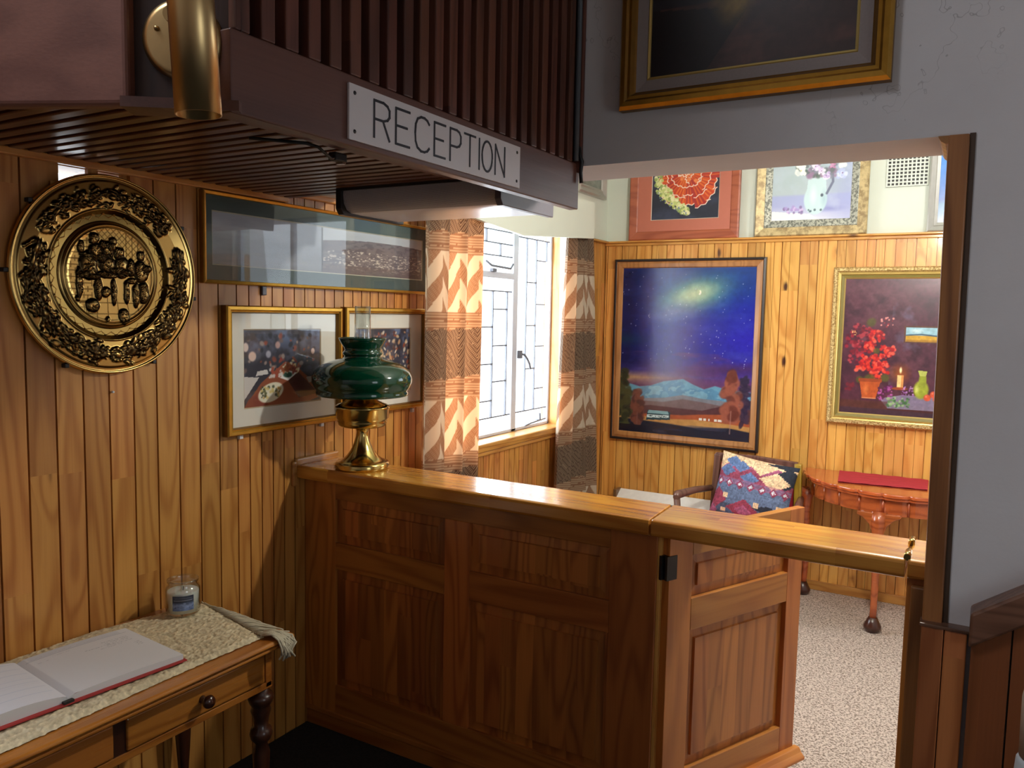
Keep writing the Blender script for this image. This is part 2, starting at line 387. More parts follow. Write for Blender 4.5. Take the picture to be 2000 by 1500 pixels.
M().box(2.35, 3.7, 2.86, 2.9, 1.4, 1.44).box(2.35, 3.7, 2.86, 2.9, 2.36, 2.4).box(2.35, 2.39, 2.86, 2.9, 1.4, 2.4).box(3.66, 3.7, 2.86, 2.9, 1.4, 2.4).box(3.0, 3.04, 2.86, 2.9, 1.4, 2.4).obj('frame', mWhiteM, w2)
M().add([(2.39, 2.88, 1.44), (3.66, 2.88, 1.44), (3.66, 2.88, 2.36), (2.39, 2.88, 2.36)], [(0, 1, 2, 3)]).obj('pane', mPane, w2)
# partition with wide opening, painted grey
q = M().box(-.004, 2.165, -.08, .16, 2.05, 4.3).box(2.165, 4.7, -.08, .16, -.05, 4.3)
struct(q.obj('wall_partition', mGrey))
q = M().box(4.6, 4.75, -.08, 3.0, -.05, 3.05)
cells(q, [-4.7, -1.75, -.95, -.08], [-.05, .95, 2.0, 4.3], [(-1.75, -.95, .95, 2.0)], lambda mm, a, b, c, d, m: mm.box(3.6, 3.75, a, b, c, d, m))
struct(q.obj('wall_right', mGrey))
struct(M().box(-.22, 4.75, -4.85, -4.7, -.05, 4.3).obj('wall_rear', mGrey))
w3 = thing('window_3', None, None, (3.7, -1.3, .95), kind='structure')
M().box(3.68, 3.72, -1.75, -1.72, .95, 2.0).box(3.68, 3.72, -.98, -.95, .95, 2.0).box(3.68, 3.72, -1.72, -.98, .95, .98).box(3.68, 3.72, -1.72, -.98, 1.97, 2.0).box(3.68, 3.72, -1.315, -1.285, .98, 1.97).obj('frame', mWhiteM, w3)
M().add([(3.7, -1.74, .96), (3.7, -.96, .96), (3.7, -.96, 1.99), (3.7, -1.74, 1.99)], [(0, 1, 2, 3)]).obj('pane', mPane, w3)
struct(M().box(-.22, 4.75, .1, 3.0, 3.02, 3.1).box(-.22, 4.75, -4.85, .1, 4.25, 4.32).obj('ceiling', mCream))
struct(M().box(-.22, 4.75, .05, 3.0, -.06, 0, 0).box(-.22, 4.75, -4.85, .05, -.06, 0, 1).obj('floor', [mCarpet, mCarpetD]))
# jamb of the opening
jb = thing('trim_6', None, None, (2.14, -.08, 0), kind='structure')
def skew(x0b, x1b, x0t, x1t, y0, y1, z0, z1):
    return M().add([(x0b, y0, z0), (x1b, y0, z0), (x1b, y1, z0), (x0b, y1, z0), (x0t, y0, z1), (x1t, y0, z1), (x1t, y1, z1), (x0t, y1, z1)],
                   [(0, 3, 2, 1), (4, 5, 6, 7), (0, 1, 5, 4), (1, 2, 6, 5), (2, 3, 7, 6), (3, 0, 4, 7)])
skew(2.134, 2.176, 2.112, 2.156, -.092, .15, 0, 2.05).obj('jamb_post', mJamb, jb, bevel=.004)
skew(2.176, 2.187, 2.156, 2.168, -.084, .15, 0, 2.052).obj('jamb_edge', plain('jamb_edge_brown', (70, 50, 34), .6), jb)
pr = [(0, 0), (-.024, 0), (-.023, -.004), (-.018, -.012), (-.009, -.018), (0, -.019)]
M().prism(pr, -.09, .15, lambda p, q_, t_: (2.116+p, t_, 2.049+q_)).obj('bracket_mould', mJamb, jb)
# pine wainscot block and dark stair panelling
wn = thing('trim_7', None, None, (2.17, -.09, 0), kind='structure')
q = M(); 
for k in range(2): q.box(2.124+k*.049+.001, 2.173+k*.049-.001, -.112, -.08, 0, .896)
q.obj('boards', mWain, wn, bevel=.003)
M().box(2.12, 2.226, -.116, -.07, .896, .904).obj('cap', mRailW, wn, bevel=.002)
st = thing('trim_8', None, None, (2.6, -.09, 0), kind='structure')
q = M(); sl = .70
for k in range(8):
    a = 2.228+k*.105 if k == 0 else 2.228+.081+(k-1)*.105; b = 2.228+.081+k*.105
    f = lambda x: .90+(x-2.228)*sl
    q.prism([(a+.002, 0), (b-.002, 0), (b-.002, f(b)), (a+.002, f(a))], -.125, -.08, lambda p, q_, t_: (p, t_, q_))
q.obj('boards', mStair, st)
a, b = 2.224, 3.1; f = lambda x: .876+(x-2.224)*sl
M().prism([(a, f(a)), (b, f(b)), (b, f(b)+.08), (a, f(a)+.08)], -.15, -.075, lambda p, q_, t_: (p, t_, q_)).obj('cap_rail', mRailW, st, bevel=.006)

npst = thing('newel_post', 'pale turned post at the extreme right edge in front of the stair panelling', 'post', (2.372, -.42, 0))
M().lathe([(0, 0), (.058, 0), (.058, .30), (.05, .33), (.056, .60), (.054, .72), (.0, .72)], (2.372, -.42, 0), 28).obj('shaft', plain('pale_paint', (176, 158, 140), .6), npst)
M().lathe([(0, .72), (.054, .72), (.060, .745), (.058, .775), (.052, .785), (.0, .785)], (2.372, -.42, 0), 28).obj('collar', plain('bluish_white_paint', (190, 200, 208), .5), npst)
M().lathe([(0, .785), (.054, .785), (.055, .90), (.050, .93), (.034, .952), (0, .96)], (2.372, -.42, 0), 28).obj('cap', plain('pale_paint_cap', (176, 158, 140), .6), npst)

# cream boxed pelmet over the window
pm = [(.40, 2.105), (1.006, 2.057), (1.42, 2.024), (2.28, 2.086), (2.28, 2.30), (.40, 2.30)]
struct(M().prism(pm, .118, .14, lambda p, q_, t_: (t_, p, q_)).box(0, .118, .40, 2.28, 2.28, 2.30).box(0, .118, .40, .42, 2.11, 2.28).box(0, .118, 2.262, 2.28, 2.096, 2.28).obj('trim_9', mCream))

# ------------------------------------------------------------------ stair gallery above the desk: soffit, fascias, slatted screen
gal = thing('ceiling_gallery', None, None, (.6, -.8, 2.02), kind='structure')
q = M(); yy = -1.86
while yy < -.10:
    x1 = min(.80, (yy+1.895)/.45-.10)
    if x1 > .05: q.box(.0, x1, yy, yy+.032, 2.02, 2.05)
    yy += .0497
q.obj('soffit_slats', mSoff, gal, bevel=.003)
idn = lambda p, q_, t_: (p, q_, t_)
M().prism([(0, -1.86), (1.03, -1.395), (1.14, -1.325), (1.14, -.085), (0, -.085)], 2.047, 2.06, idn).obj('soffit_board', mGalDark, gal)
M().prism([(.78, -1.507), (1.03, -1.395), (1.14, -1.325), (1.14, -.085), (.80, -.085), (.80, -1.43)], 2.018, 2.046, idn).prism([(0, -1.86), (.80, -1.50), (.80, -1.42), (0, -1.78)], 2.0182, 2.0462, idn).obj('soffit_frame', mGal, gal)
M().box(1.14, 1.17, -1.335, -.082, 1.926, 2.055).obj('side_fascia', mGal, gal, bevel=.003)
P0, P1 = Vector((1.043, -1.425)), Vector((0, -1.895)); d = (P1-P0).normalized(); nn = Vector((-d.y, d.x))
if nn.y > 0: nn = -nn
def fb(u, v, z): p = P0+d*u+nn*v; return (p.x, p.y, z)
L = (P1-P0).length
def fbox(mm, u0, u1, v0, v1, z0, z1, m=0):
    mm.add([fb(u, v, z) for u in (u0, u1) for v in (v0, v1) for z in (z0, z1)], [(0, 1, 3, 2), (4, 6, 7, 5), (0, 4, 5, 1), (2, 3, 7, 6), (0, 2, 6, 4), (1, 5, 7, 3)], m); return mm
fbox(M(), 0, L, -.03, 0, 1.93, 2.185).obj('front_fascia', mGalX, gal, bevel=.008, seg=3)
Q0, Q1 = Vector((1.043, -1.425)), Vector((1.17, -1.335)); dd = (Q1-Q0).normalized(); n2 = Vector((dd.y, -dd.x))
def cb(u, v, z): p = Q0+dd*u+n2*v; return (p.x, p.y, z)
def cbox(mm, u0, u1, v0, v1, z0, z1):
    mm.add([cb(u, v, z) for u in (u0, u1) for v in (v0, v1) for z in (z0, z1)], [(0, 1, 3, 2), (4, 6, 7, 5), (0, 4, 5, 1), (2, 3, 7, 6), (0, 2, 6, 4), (1, 5, 7, 3)]); return mm
cl = (Q1-Q0).length
cbox(M(), -.012, cl+.012, -.05, -.02, 1.944, 4.2).obj('corner_panel', mGalDark, gal)
cbox(M(), -.012, cl+.012, -.06, .0, 1.928, 1.944).obj('corner_ledge', mGal, gal)
q = M(); yy = -1.335+.012; k = 0
while yy < -.12:
    q.box(1.138, 1.168, yy, yy+.030, 2.056, 4.2); yy += .0532
q.box(1.150, 1.182, -.098, -.083, 2.03, 4.2)
q.obj('side_slats', mSlat, gal, bevel=.003)
M().box(1.10, 1.125, -1.33, -.083, 2.105, 4.2).obj('screen_backing', mBackG, gal)
M().box(1.0, 1.02, -1.33, -.083, 2.05, 2.2).obj('screen_inner', mGalDark, gal)
M().tube([(1.172, -.108, 4.2), (1.172, -.108, 2.06)], .008, 8).obj('screen_pipe', plain('grey_pipe', (96, 100, 104), .5), gal)
q = M(); u = .012
while u < L-.03:
    fbox(q, u, u+.03, -.032, -.002, 2.185, 4.2); u += .085
q.obj('front_slats', mGalX, gal, bevel=.003)
fbox(M(), 0, L, -.07, -.05, 2.06, 4.2).obj('front_backing', mGalDark, gal)
# ------------------------------------------------------------------ reception counter
ctr = thing('reception_counter', 'panelled pine reception counter under the green lamp, two tall panels below two short ones', 'counter', (.72, .06, 0))
M().box(.012, 1.405, .022, .13, .07, .985).obj('body', mCtZ, ctr)
for a_ in ((.0, .155, 0, .03, .07, .985), (.655, .758, 0, .03, .19, .915), (1.27, 1.418, 0, .03, .07, .985)): bx(*a_).obj('stile', mCtZ, ctr, bevel=.002)
for a_ in ((.155, 1.27, 0, .03, .915, .985), (.155, .655, 0, .03, .647, .748), (.758, 1.27, 0, .03, .647, .748), (.155, 1.27, 0, .03, .07, .19)): bx(*a_).obj('rail', mCtX, ctr, bevel=.002)
def raised(mm, u0, u1, z0, z1, fn, dep=.016, bev=.028, rec=.012):
    a = [(u0, z0), (u1, z0), (u1, z1), (u0, z1)]
    r1 = [(u0+.006, z0+.006), (u1-.006, z0+.006), (u1-.006, z1-.006), (u0+.006, z1-.006)]
    b = [(u0+bev, z0+bev), (u1-bev, z0+bev), (u1-bev, z1-bev), (u0+bev, z1-bev)]
    e = .0018
    c = [(u0+bev+e, z0+bev+e), (u1-bev-e, z0+bev+e), (u1-bev-e, z1-bev-e), (u0+bev+e, z1-bev-e)]
    vs = [fn(p, q_, t) for ring, t in ((a, rec), (r1, rec), (b, rec-.003), (c, rec-.0105)) for p, q_ in ring]
    fs = []
    for k in range(3):
        for i in range(4): fs.append((k*4+i, k*4+(i+1) % 4, k*4+4+(i+1) % 4, k*4+4+i))
    fs.append((12, 13, 14, 15))
    return mm.add(vs, fs)
for u0, u1, z0, z1 in ((.155, .655, .748, .915), (.758, 1.27, .748, .915), (.155, .655, .19, .647), (.758, 1.27, .19, .647)):
    raised(M(), u0, u1, z0, z1, lambda p, q_, t: (p, t, q_), bev=.034).obj('panel', mCtP, ctr)
M().box(.0, 1.40, .006, .03, 0, .07).box(.0, 1.41, -.004, .01, .062, .082).obj('plinth', mCtX, ctr, bevel=.003)
M().box(1.404, 1.428, .012, .12, .0, .97).obj('end_post', mPineBack, ctr, bevel=.002)
def slab(x0, x1a, x1b, name, par=None, tagv=None, back=.165):
    # nosed worktop slab, ends may be skewed
    prof = [(-.055+.012, 1.035), (-.055+.004, 1.032), (-.055, 1.024), (-.055, .996), (-.051, .988), (-.043, .985), (back, .985), (back, 1.035)]
    n = len(prof); m = M()
    vs = [(x0[0]+(x0[1]-x0[0])*((p+.055)/(back+.055)), p, z) for p, z in prof]+[(x1a+(x1b-x1a)*((p+.055)/(back+.055)), p, z) for p, z in prof]
    m.add(vs, [tuple(range(n)), tuple(range(2*n-1, n-1, -1))]); m.add(vs, [(i, (i+1) % n, n+(i+1) % n, n+i) for i in range(n)])
    return m
o = slab((.002, .002), 1.410, 1.400, '').obj('worktop', mCtTop, loc=(.7, .05, .985), bevel=.002)
tag(o, 'long varnished pine counter top on which the green lamp stands', 'counter top')
M().box(.0, .016, -.06, .175, 1.030, 1.062).box(.0, .016, -.074, -.052, .955, 1.052).obj('end_strip', mPineY, o, bevel=.009, seg=3)
fp = slab((1.416, 1.407), 2.078, 2.078, '').obj('counter_flap', mCtTop, loc=(1.75, .05, .985), bevel=.003)
tag(fp, 'lift-up pine counter flap bridging the gap between counter and door jamb', 'counter flap')
for yv in (.125, .03):
    pass
M().tube([(2.081, .10, 1.038), (2.081, .155, 1.038)], .008, 10).obj('hinge_knuckle', mBrass, fp)
M().tube([(2.081, -.045, 1.038), (2.081, .02, 1.038)], .008, 10).obj('hinge_knuckle', mBrass, fp)
cp = thing('counter_end_post', 'short pine post with stub of counter top against the door jamb', 'post', (2.1, .05, 0))
slab((2.084, 2.084), 2.133, 2.133, '').obj('top_stub', mCtTop, cp, bevel=.003)
M().box(2.083, 2.130, -.03, .15, 0, .985).obj('post', mGtZ, cp, bevel=.003)
M().box(2.094, 2.132, -.048, -.03, 0, .968).obj('face_strip', mJamb, cp, bevel=.005)
# gate
ang = math.atan2(.57, .263)
gt = thing('counter_gate', 'half-height panelled pine gate standing open behind the counter flap', 'gate', (1.44, .035, 0), (0, 0, ang-PI/2))
# local: +Y runs along the gate, +X is the side towards the visitor
gm = lambda y0, y1, z0, z1, x0=-.012, x1=.018: (x0, x1, y0, y1, z0, z1)
for a_ in ((-.01, .09, .12, .983), (.562, .64, .12, .983)): bx(*gm(*a_)).obj('stile', mGtZ, gt, bevel=.002, local=True)
for a_ in ((.09, .562, .903, .983), (.09, .562, .667, .768), (.09, .562, .12, .222)): bx(*gm(*a_)).obj('rail', mGtX, gt, bevel=.002, local=True)
for z0, z1 in ((.768, .903), (.222, .667)):
    raised(M(), .09, .562, z0, z1, lambda p, q_, t: (.018-t, p, q_), bev=.032, rec=.018).add([(-.006, .09, z0), (-.006, .562, z0), (-.006, .562, z1), (-.006, .09, z1)], [(0, 1, 2, 3)]).obj('panel', mGtP, gt, local=True)
M().prism([(0, .095), (.045, .095), (.045, .105), (.030, .118), (.022, .132), (0, .132)], .05, .655, lambda p, q_, t: (.014+p, t, q_)).obj('base_mould', mGtX, gt, bevel=.003, local=True)
M().box(-.004, .004, -.03, .012, .842, .915).tube([(.01, -.012, .842), (.01, -.012, .915)], .008, 10).box(.012, .021, -.022, .02, .842, .915).obj('hinge', mBlack, gt, local=True)

# ------------------------------------------------------------------ reception sign
sg = thing('reception_sign', 'white sign lettered RECEPTION screwed to the dark gallery fascia', 'sign', (1.171, -.75, 1.987))
M().box(1.1705, 1.176, -1.07, -.436, 1.936, 2.038).obj('plate', mSign, sg, bevel=.001)
LET = {'R': (.60, [[(0, 0), (0, 1), (.36, 1), (.52, .94), (.6, .84), (.6, .66), (.52, .56), (.36, .5), (0, .5)], [(.34, .5), (.6, 0)]]),
       'E': (.55, [[(.55, 0), (0, 0), (0, 1), (.55, 1)], [(0, .52), (.45, .52)]]),
       'C': (.60, [[(.6, .86), (.52, .95), (.4, 1), (.25, 1), (.1, .92), (.02, .75), (0, .5), (.02, .25), (.1, .08), (.25, 0), (.4, 0), (.52, .05), (.6, .14)]]),
       'P': (.58, [[(0, 0), (0, 1), (.36, 1), (.5, .95), (.58, .84), (.58, .63), (.5, .52), (.36, .47), (0, .47)]]),
       'T': (.56, [[(0, 1), (.56, 1)], [(.28, 1), (.28, 0)]]), 'I': (.0, [[(0, 0), (0, 1)]]),
       'O': (.62, [[(.31+.31*math.sin(a)*1, .5+.5*math.cos(a)) for a in [2*PI*k/24 for k in range(25)]]]),
       'N': (.58, [[(0, 0), (0, 1), (.58, 0), (.58, 1)]])}
def stroke(mm, pts, wd, fn):
    for k in range(len(pts)-1):
        a, b = Vector(pts[k]), Vector(pts[k+1]); dv = (b-a).normalized(); n_ = Vector((-dv.y, dv.x))*wd/2; e = dv*wd*.4
        c = [a-e+n_, b+e+n_, b+e-n_, a-e-n_]; z = .0002*(k % 3)
        vs = [fn(p.x, p.y, 0) for p in c]+[fn(p.x, p.y, .0008+z) for p in c]
        mm.add(vs, [(4, 5, 6, 7), (0, 1, 5, 4), (1, 2, 6, 5), (2, 3, 7, 6), (3, 0, 4, 7)])
q = M(); H = .069
starts = [-1.0, -.934, -.871, -.804, -.745, -.689, -.627, -.615, -.556]
wids = [.046, .044, .048, .040, .041, .045, 0, .045, .043]
for ch, s0, wd in zip('RECEPTION', starts, wids):
    w0, st_ = LET[ch]; k = wd/w0 if w0 else 0
    for pts in st_: stroke(q, [(s0+x*k, 1.953+y_*H) for x, y_ in pts], .0048, lambda p, r, h: (1.1762+h, p, r))
q.obj('lettering', mInk, sg)
for yv in (-1.055, -.452):
    for zv in (1.952, 2.022):
        M().lathe([(0, .0015), (.0035, .001), (.004, 0)], fn=lambda x, y, z, yv=yv, zv=zv: (1.176+z, yv+x, zv+y), seg=12).obj('screw', mBlack, sg)
# ------------------------------------------------------------------ brass spot lamp on the corner panel
wl = thing('wall_spotlight', 'brass cylinder spotlight on a round backplate above the slatted soffit', 'wall lamp', cb(.08, -.02, 2.03))
nv = Vector((n2.x, n2.y, 0)); dv3 = Vector((dd.x, dd.y, 0)); cc = Vector((1.096, -1.363, 2.037))
dn = lambda x, y, z: tuple(cc+dv3*x+Vector((0, 0, 1))*y+nv*z)
M().lathe([(0, .014), (.05, .013), (.056, .011), (.0615, .004), (.062, 0)], fn=dn, seg=64).obj('backplate', mBrassLamp, wl)
for sx in (-.036, .036): M().lathe([(0, .019), (.003, .018), (.0045, .013)], fn=lambda x, y, z, sx=sx: dn(x+sx, y+.012, z), seg=12).obj('screw', mBrassLamp, wl)
M().tube([dn(.0, .02, .01), dn(.0, .02, .06)], .012, 16).obj('arm', mBrassLamp, wl)
axb, axt = Vector((1.170, -1.396, 1.908)), Vector((1.1585, -1.405, 2.18))
ax = (axt-axb).normalized(); s1 = ax.orthogonal().normalized(); s2 = ax.cross(s1)
R_ = .0335
M().lathe([(R_-.002, .02), (R_-.002, 0), (R_, 0), (R_, .275), (R_-.004, .28), (0, .28)], fn=lambda x, y, z: tuple(axb+s1*x+s2*y+ax*z), seg=64).obj('lamp_tube', mBrassLamp, wl)
# ------------------------------------------------------------------ fluorescent fitting
fx = thing('fluorescent_light', 'long fluorescent ceiling light with ribbed diffuser and dark end caps behind the sign', 'ceiling light', (.65, -.04, 2.03))
mDif = None
g = N('prismatic_diffuser'); v = g.obj(); s_ = g.sep(v)
p1_ = g.m('SINE', g.m('MULTIPLY', g.m('ADD', s_[0], g.m('MULTIPLY', s_[2], 1.1)), 1050)); p2_ = g.m('SINE', g.m('MULTIPLY', g.m('SUBTRACT', s_[0], g.m('MULTIPLY', s_[2], 1.1)), 1050))
pt = g.step(g.m('MULTIPLY', p1_, p2_), -.1, .5); g.bump(pt, .6, .002); mDif = g.fin(g.mix(pt, S(206, 200, 202), S(92, 88, 92)), .4, 0)
g = N('smooth_diffuser'); mDif2 = g.fin(g.mix(g.noise(g.obj(), 20), S(226, 226, 232), S(216, 216, 224)), .3)
cs = [(-.185, 2.028), (-.188, 2.0), (-.184, 1.972), (-.170, 1.953), (-.150, 1.944)]
cs2 = [(-.150, 1.944), (-.1, 1.942), (.10, 1.942), (.12, 1.955), (.125, 2.03)]
q = M()
for c_, m_ in ((cs, 0), (cs2, 1)):
    vs = [(x, y, z) for x in (.36, .958) for y, z in c_]; n = len(c_)
    q.add(vs, [(i, i+1, n+i+1, n+i) for i in range(n-1)], m_, True)
q.obj('diffuser', [mDif, mDif2], fx)
endp = [(-.198, 2.034), (-.198, 1.955), (-.185, 1.936), (.135, 1.936), (.14, 2.034)]
mEnd = plain('end_cap_grey', (92, 84, 92), .4)
for a_, b_ in ((.338, .362), (.955, .976)):
    M().prism(endp, a_, b_, lambda p, q_, t_: (t_, p, q_)).obj('end_cap', [mEnd] if a_ > .5 else [mBlack], fx, bevel=.002)
M().box(.345, .97, -.2, .13, 2.030, 2.046).box(.345, .97, -.199, -.19, 2.012, 2.046).obj('housing', mBlack, fx)
cab = tag(M().tube([(.72, -.90, 2.012), (.80, -.80, 2.012), (.81, -.77, 2.008), (.805, -.72, 1.99), (.79, -.69, 2.0)], .004, 8).obj('cable', mBlack, loc=(.8, -.75, 2.01)), 'short black cable with a plug hanging under the slatted soffit', 'cable')
M().box(.775, .80, -.70, -.655, 1.99, 2.012).obj('plug', mBlack, cab, bevel=.004)
M().box(.7755, .799, -.672, -.66, 1.986, 1.991).obj('plug_pin', plain('chrome', (220, 220, 225), .1, 1), cab)
c2 = tag(M().tube([(1.178, -.10, 2.10), (1.182, -.104, 2.075), (1.186, -.098, 2.06), (1.18, -.092, 2.03), (1.182, -.09, 2.0)], .006, 8).obj('cable', mBlack, loc=(1.18, -.1, 2.05)), 'black cable end at the corner where slatted screen meets grey wall', 'cable')

# ------------------------------------------------------------------ oil lamp on the counter
lx, ly = .238, .055
lp = thing('oil_lamp', 'brass oil lamp with green glass shade standing on the counter', 'lamp', (lx, ly, 1.035))
def lt(prof, name, mt, par=lp, seg=56): return M().lathe([(r, z) for r, z in prof], (lx, ly, 1.035), seg).obj(name, mt, par)
lt([(0, 0), (.098, 0), (.1, .006), (.1, .02), (.096, .026), (.088, .028), (.078, .032), (.06, .045), (.044, .066), (.032, .092), (.024, .118), (.021, .135), (.024, .146), (.034, .153), (.037, .158), (0, .158)], 'base', mBrass)
lt([(0, .156), (.04, .157), (.08, .158), (.088, .164), (.09, .172), (.092, .178), (.09, .184), (.097, .19), (.098, .224), (.101, .228), (.099, .234), (.09, .24), (.066, .25), (.050, .258), (.046, .262), (0, .262)], 'oil_font', mBrass)
lt([(0, .26), (.042, .26), (.042, .272), (.038, .275), (.040, .30), (.044, .325), (.052, .337), (.054, .342), (0, .342)], 'burner', mBrass)
sh = [(.162, .273), (.168, .275), (.170, .285), (.166, .292), (.176, .305), (.184, .325), (.184, .342), (.176, .362), (.155, .381), (.125, .396), (.095, .405), (.075, .410), (.068, .414), (.066, .42), (.071, .424), (.073, .430), (.069, .436), (.065, .441), (.068, .45), (.078, .464), (.085, .478), (.088, .486)]
sh = [(r, z) for r, z in sh]
lt(sh+[(r-.004, z) for r, z in sh[::-1]], 'shade', mGreenG)
lt([(.060, .272), (.162, .274)], 'shade_holder', mBrass)
lt([(.040, .335), (.046, .36), (.044, .40), (.034, .45), (.030, .50), (.029, .602), (.0275, .602), (.0285, .50), (.0325, .45), (.0425, .40), (.0445, .36), (.038, .335)], 'chimney', mClear)
# ------------------------------------------------------------------ numpy painter for canvases, prints, textiles
class Art:
    def __init__(s, nx, ny, base=(128, 128, 128), asp=1., seed=1):
        s.nx, s.ny, s.asp = nx, ny, asp; s.r = np.random.RandomState(seed)
        s.u, s.v = np.meshgrid(np.linspace(0, 1, nx), np.linspace(0, 1, ny))
        s.im = np.zeros((ny, nx, 3)); s.im[:] = np.array(base)/255
    def noise(s, fu, fv=None, oc=4, ro=.5):
        fv = fv or fu*s.asp; tot = np.zeros_like(s.u); amp, sm = 1, 0
        for _ in range(oc):
            a, b = int(fu)+2, int(fv)+2; L = s.r.rand(b+1, a+1)
            x, y = s.u*fu, s.v*fv; i, j = x.astype(int), y.astype(int); fx, fy = x-i, y-j
            fx, fy = fx*fx*(3-2*fx), fy*fy*(3-2*fy)
            tot += amp*((L[j, i]*(1-fx)+L[j, i+1]*fx)*(1-fy)+(L[j+1, i]*(1-fx)+L[j+1, i+1]*fx)*fy)
            sm += amp; amp *= ro; fu *= 2; fv *= 2
        return tot/sm
    def lay(s, mask, col, al=1.):
        k = (np.clip(mask, 0, 1)*al)[..., None]; c = np.array(col, float)/255
        s.im = s.im*(1-k)+c*k; return s
    def grad(s, stops, axis='v'):
        t = s.v if axis == 'v' else s.u
        for c in range(3): s.im[..., c] = np.interp(t, [a for a, _ in stops], [k[c]/255 for _, k in stops])
        return s
    def speck(s, fu, amt, fv=None, oc=4):
        s.im = np.clip(s.im*(1+amt*(s.noise(fu, fv, oc)[..., None]-.5)*2), 0, 1); return s
    def ell(s, cx, cy, rx, ry, col, al=1., soft=.1, rot=0, wob=0):
        x, y = s.u-cx, (s.v-cy)*s.asp; c, n = math.cos(rot), math.sin(rot); X, Y = x*c+y*n, -x*n+y*c
        d = np.sqrt((X/rx)**2+(Y/(ry*s.asp))**2)
        if wob: d = d+wob*(s.noise(9)-.5)
        return s.lay(np.clip((1-d)/soft+.0, 0, 1), col, al)
    def poly(s, pts, col, al=1.):
        ins = np.zeros(s.u.shape, bool); n = len(pts)
        for i in range(n):
            (x1, y1), (x2, y2) = pts[i], pts[(i+1) % n]
            if y1 == y2: continue
            ins ^= ((y1 > s.v) != (y2 > s.v)) & (s.u < (x2-x1)*(s.v-y1)/(y2-y1)+x1)
        return s.lay(ins.astype(float), col, al)
    def line(s, pts, wd, col, al=1.):
        d = np.full(s.u.shape, 9.)
        for (x1, y1), (x2, y2) in zip(pts[:-1], pts[1:]):
            dx, dy = x2-x1, (y2-y1)*s.asp; L2 = dx*dx+dy*dy+1e-9
            t = np.clip(((s.u-x1)*dx+(s.v-y1)*s.asp*dy)/L2, 0, 1)
            d = np.minimum(d, np.hypot(s.u-x1-t*dx, (s.v-y1)*s.asp-t*dy))
        return s.lay(np.clip((wd-d)/(wd*.5), 0, 1), col, al)
    def under(s, prof, col, al=1., soft=.006):            # everything below the profile line
        h = np.interp(s.u, [p[0] for p in prof], [p[1] for p in prof])
        return s.lay(np.clip((h-s.v)/soft, 0, 1), col, al)
    def rect(s, x0, x1, y0, y1, col, al=1.): return s.lay(((s.u > x0) & (s.u < x1) & (s.v > y0) & (s.v < y1)).astype(float), col, al)
    def scatter(s, n, x0, x1, y0, y1, r0, r1, cols, al=.9, el=1., soft=.5):
        for _ in range(n):
            x, y, r = s.r.uniform(x0, x1), s.r.uniform(y0, y1), s.r.uniform(r0, r1)
            s.ell(x, y, r, r*el/s.asp, cols[s.r.randint(len(cols))], al, soft, s.r.uniform(0, 3))
        return s

mapB = lambda y0: (lambda u, v, w_: (u, y0-w_, v))         # hung on a wall facing the visitor
mapL = lambda x0: (lambda u, v, w_: (x0+w_, u, v))         # hung on the left wall
def picture(name, label, fm, u0, u1, v0, v1, prof, mats, art=None, artrect=None, adep=.01, amat=None, glass=None, matc=None, cat='picture', extra=None, mdep=None):
    root = thing(name, label, cat, fm((u0+u1)/2, v0, 0))
    q = M(); rings = []
    for ins, dep in [(p[0], p[1]) for p in prof]:
        rings.append([fm(u0+ins, v0+ins, dep), fm(u1-ins, v0+ins, dep), fm(u1-ins, v1-ins, dep), fm(u0+ins, v1-ins, dep)])
    for k in range(len(rings)-1):
        q.add(rings[k]+rings[k+1], [(i, (i+1) % 4, 4+(i+1) % 4, 4+i) for i in range(4)], prof[k+1][2])
    q.add([fm(u0, v0, .001), fm(u1, v0, .001), fm(u1, v1, .001), fm(u0, v1, .001)], [(0, 1, 2, 3)], prof[1][2])
    q.obj('frame', mats, root)
    ins = prof[-1][0]
    ar = artrect or (u0+ins, u1-ins, v0+ins, v1-ins)
    if matc is not None:
        a = (u0+ins-.004, u1-ins+.004, v0+ins-.004, v1-ins+.004); d = mdep or adep; bv = .004
        o_ = [fm(a[0], a[2], d), fm(a[1], a[2], d), fm(a[1], a[3], d), fm(a[0], a[3], d)]
        i_ = [fm(ar[0]-bv, ar[2]-bv, d), fm(ar[1]+bv, ar[2]-bv, d), fm(ar[1]+bv, ar[3]+bv, d), fm(ar[0]-bv, ar[3]+bv, d)]
        b_ = [fm(ar[0], ar[2], d-.003), fm(ar[1], ar[2], d-.003), fm(ar[1], ar[3], d-.003), fm(ar[0], ar[3], d-.003)]
        M().add(o_+i_, [(i, (i+1) % 4, 4+(i+1) % 4, 4+i) for i in range(4)], 0).add(i_+b_, [(i, (i+1) % 4, 4+(i+1) % 4, 4+i) for i in range(4)], 1).obj('mount', matc, root)
        ad = d-.003
    else: ad = adep
    if art is not None:
        M().grid(art.nx, art.ny, lambda a, b: fm(ar[0]+(ar[1]-ar[0])*a, ar[2]+(ar[3]-ar[2])*b, ad), sm=False, col=art.im).obj('canvas' if not glass else 'print', amat, root)
    if glass:
        M().add([fm(u0+ins-.003, v0+ins-.003, glass), fm(u1-ins+.003, v0+ins-.003, glass), fm(u1-ins+.003, v1-ins+.003, glass), fm(u0+ins-.003, v1-ins+.003, glass)], [(0, 1, 2, 3)]).obj('glass', mPicGlass, root)
    return root
mOil = paintmat('oil_paint', .3, .5, .22, bump=.15)
mOilG = paintmat('varnished_oil_paint', .2, 1., .17, bump=.08)
mPrint = paintmat('photo_print', .5)

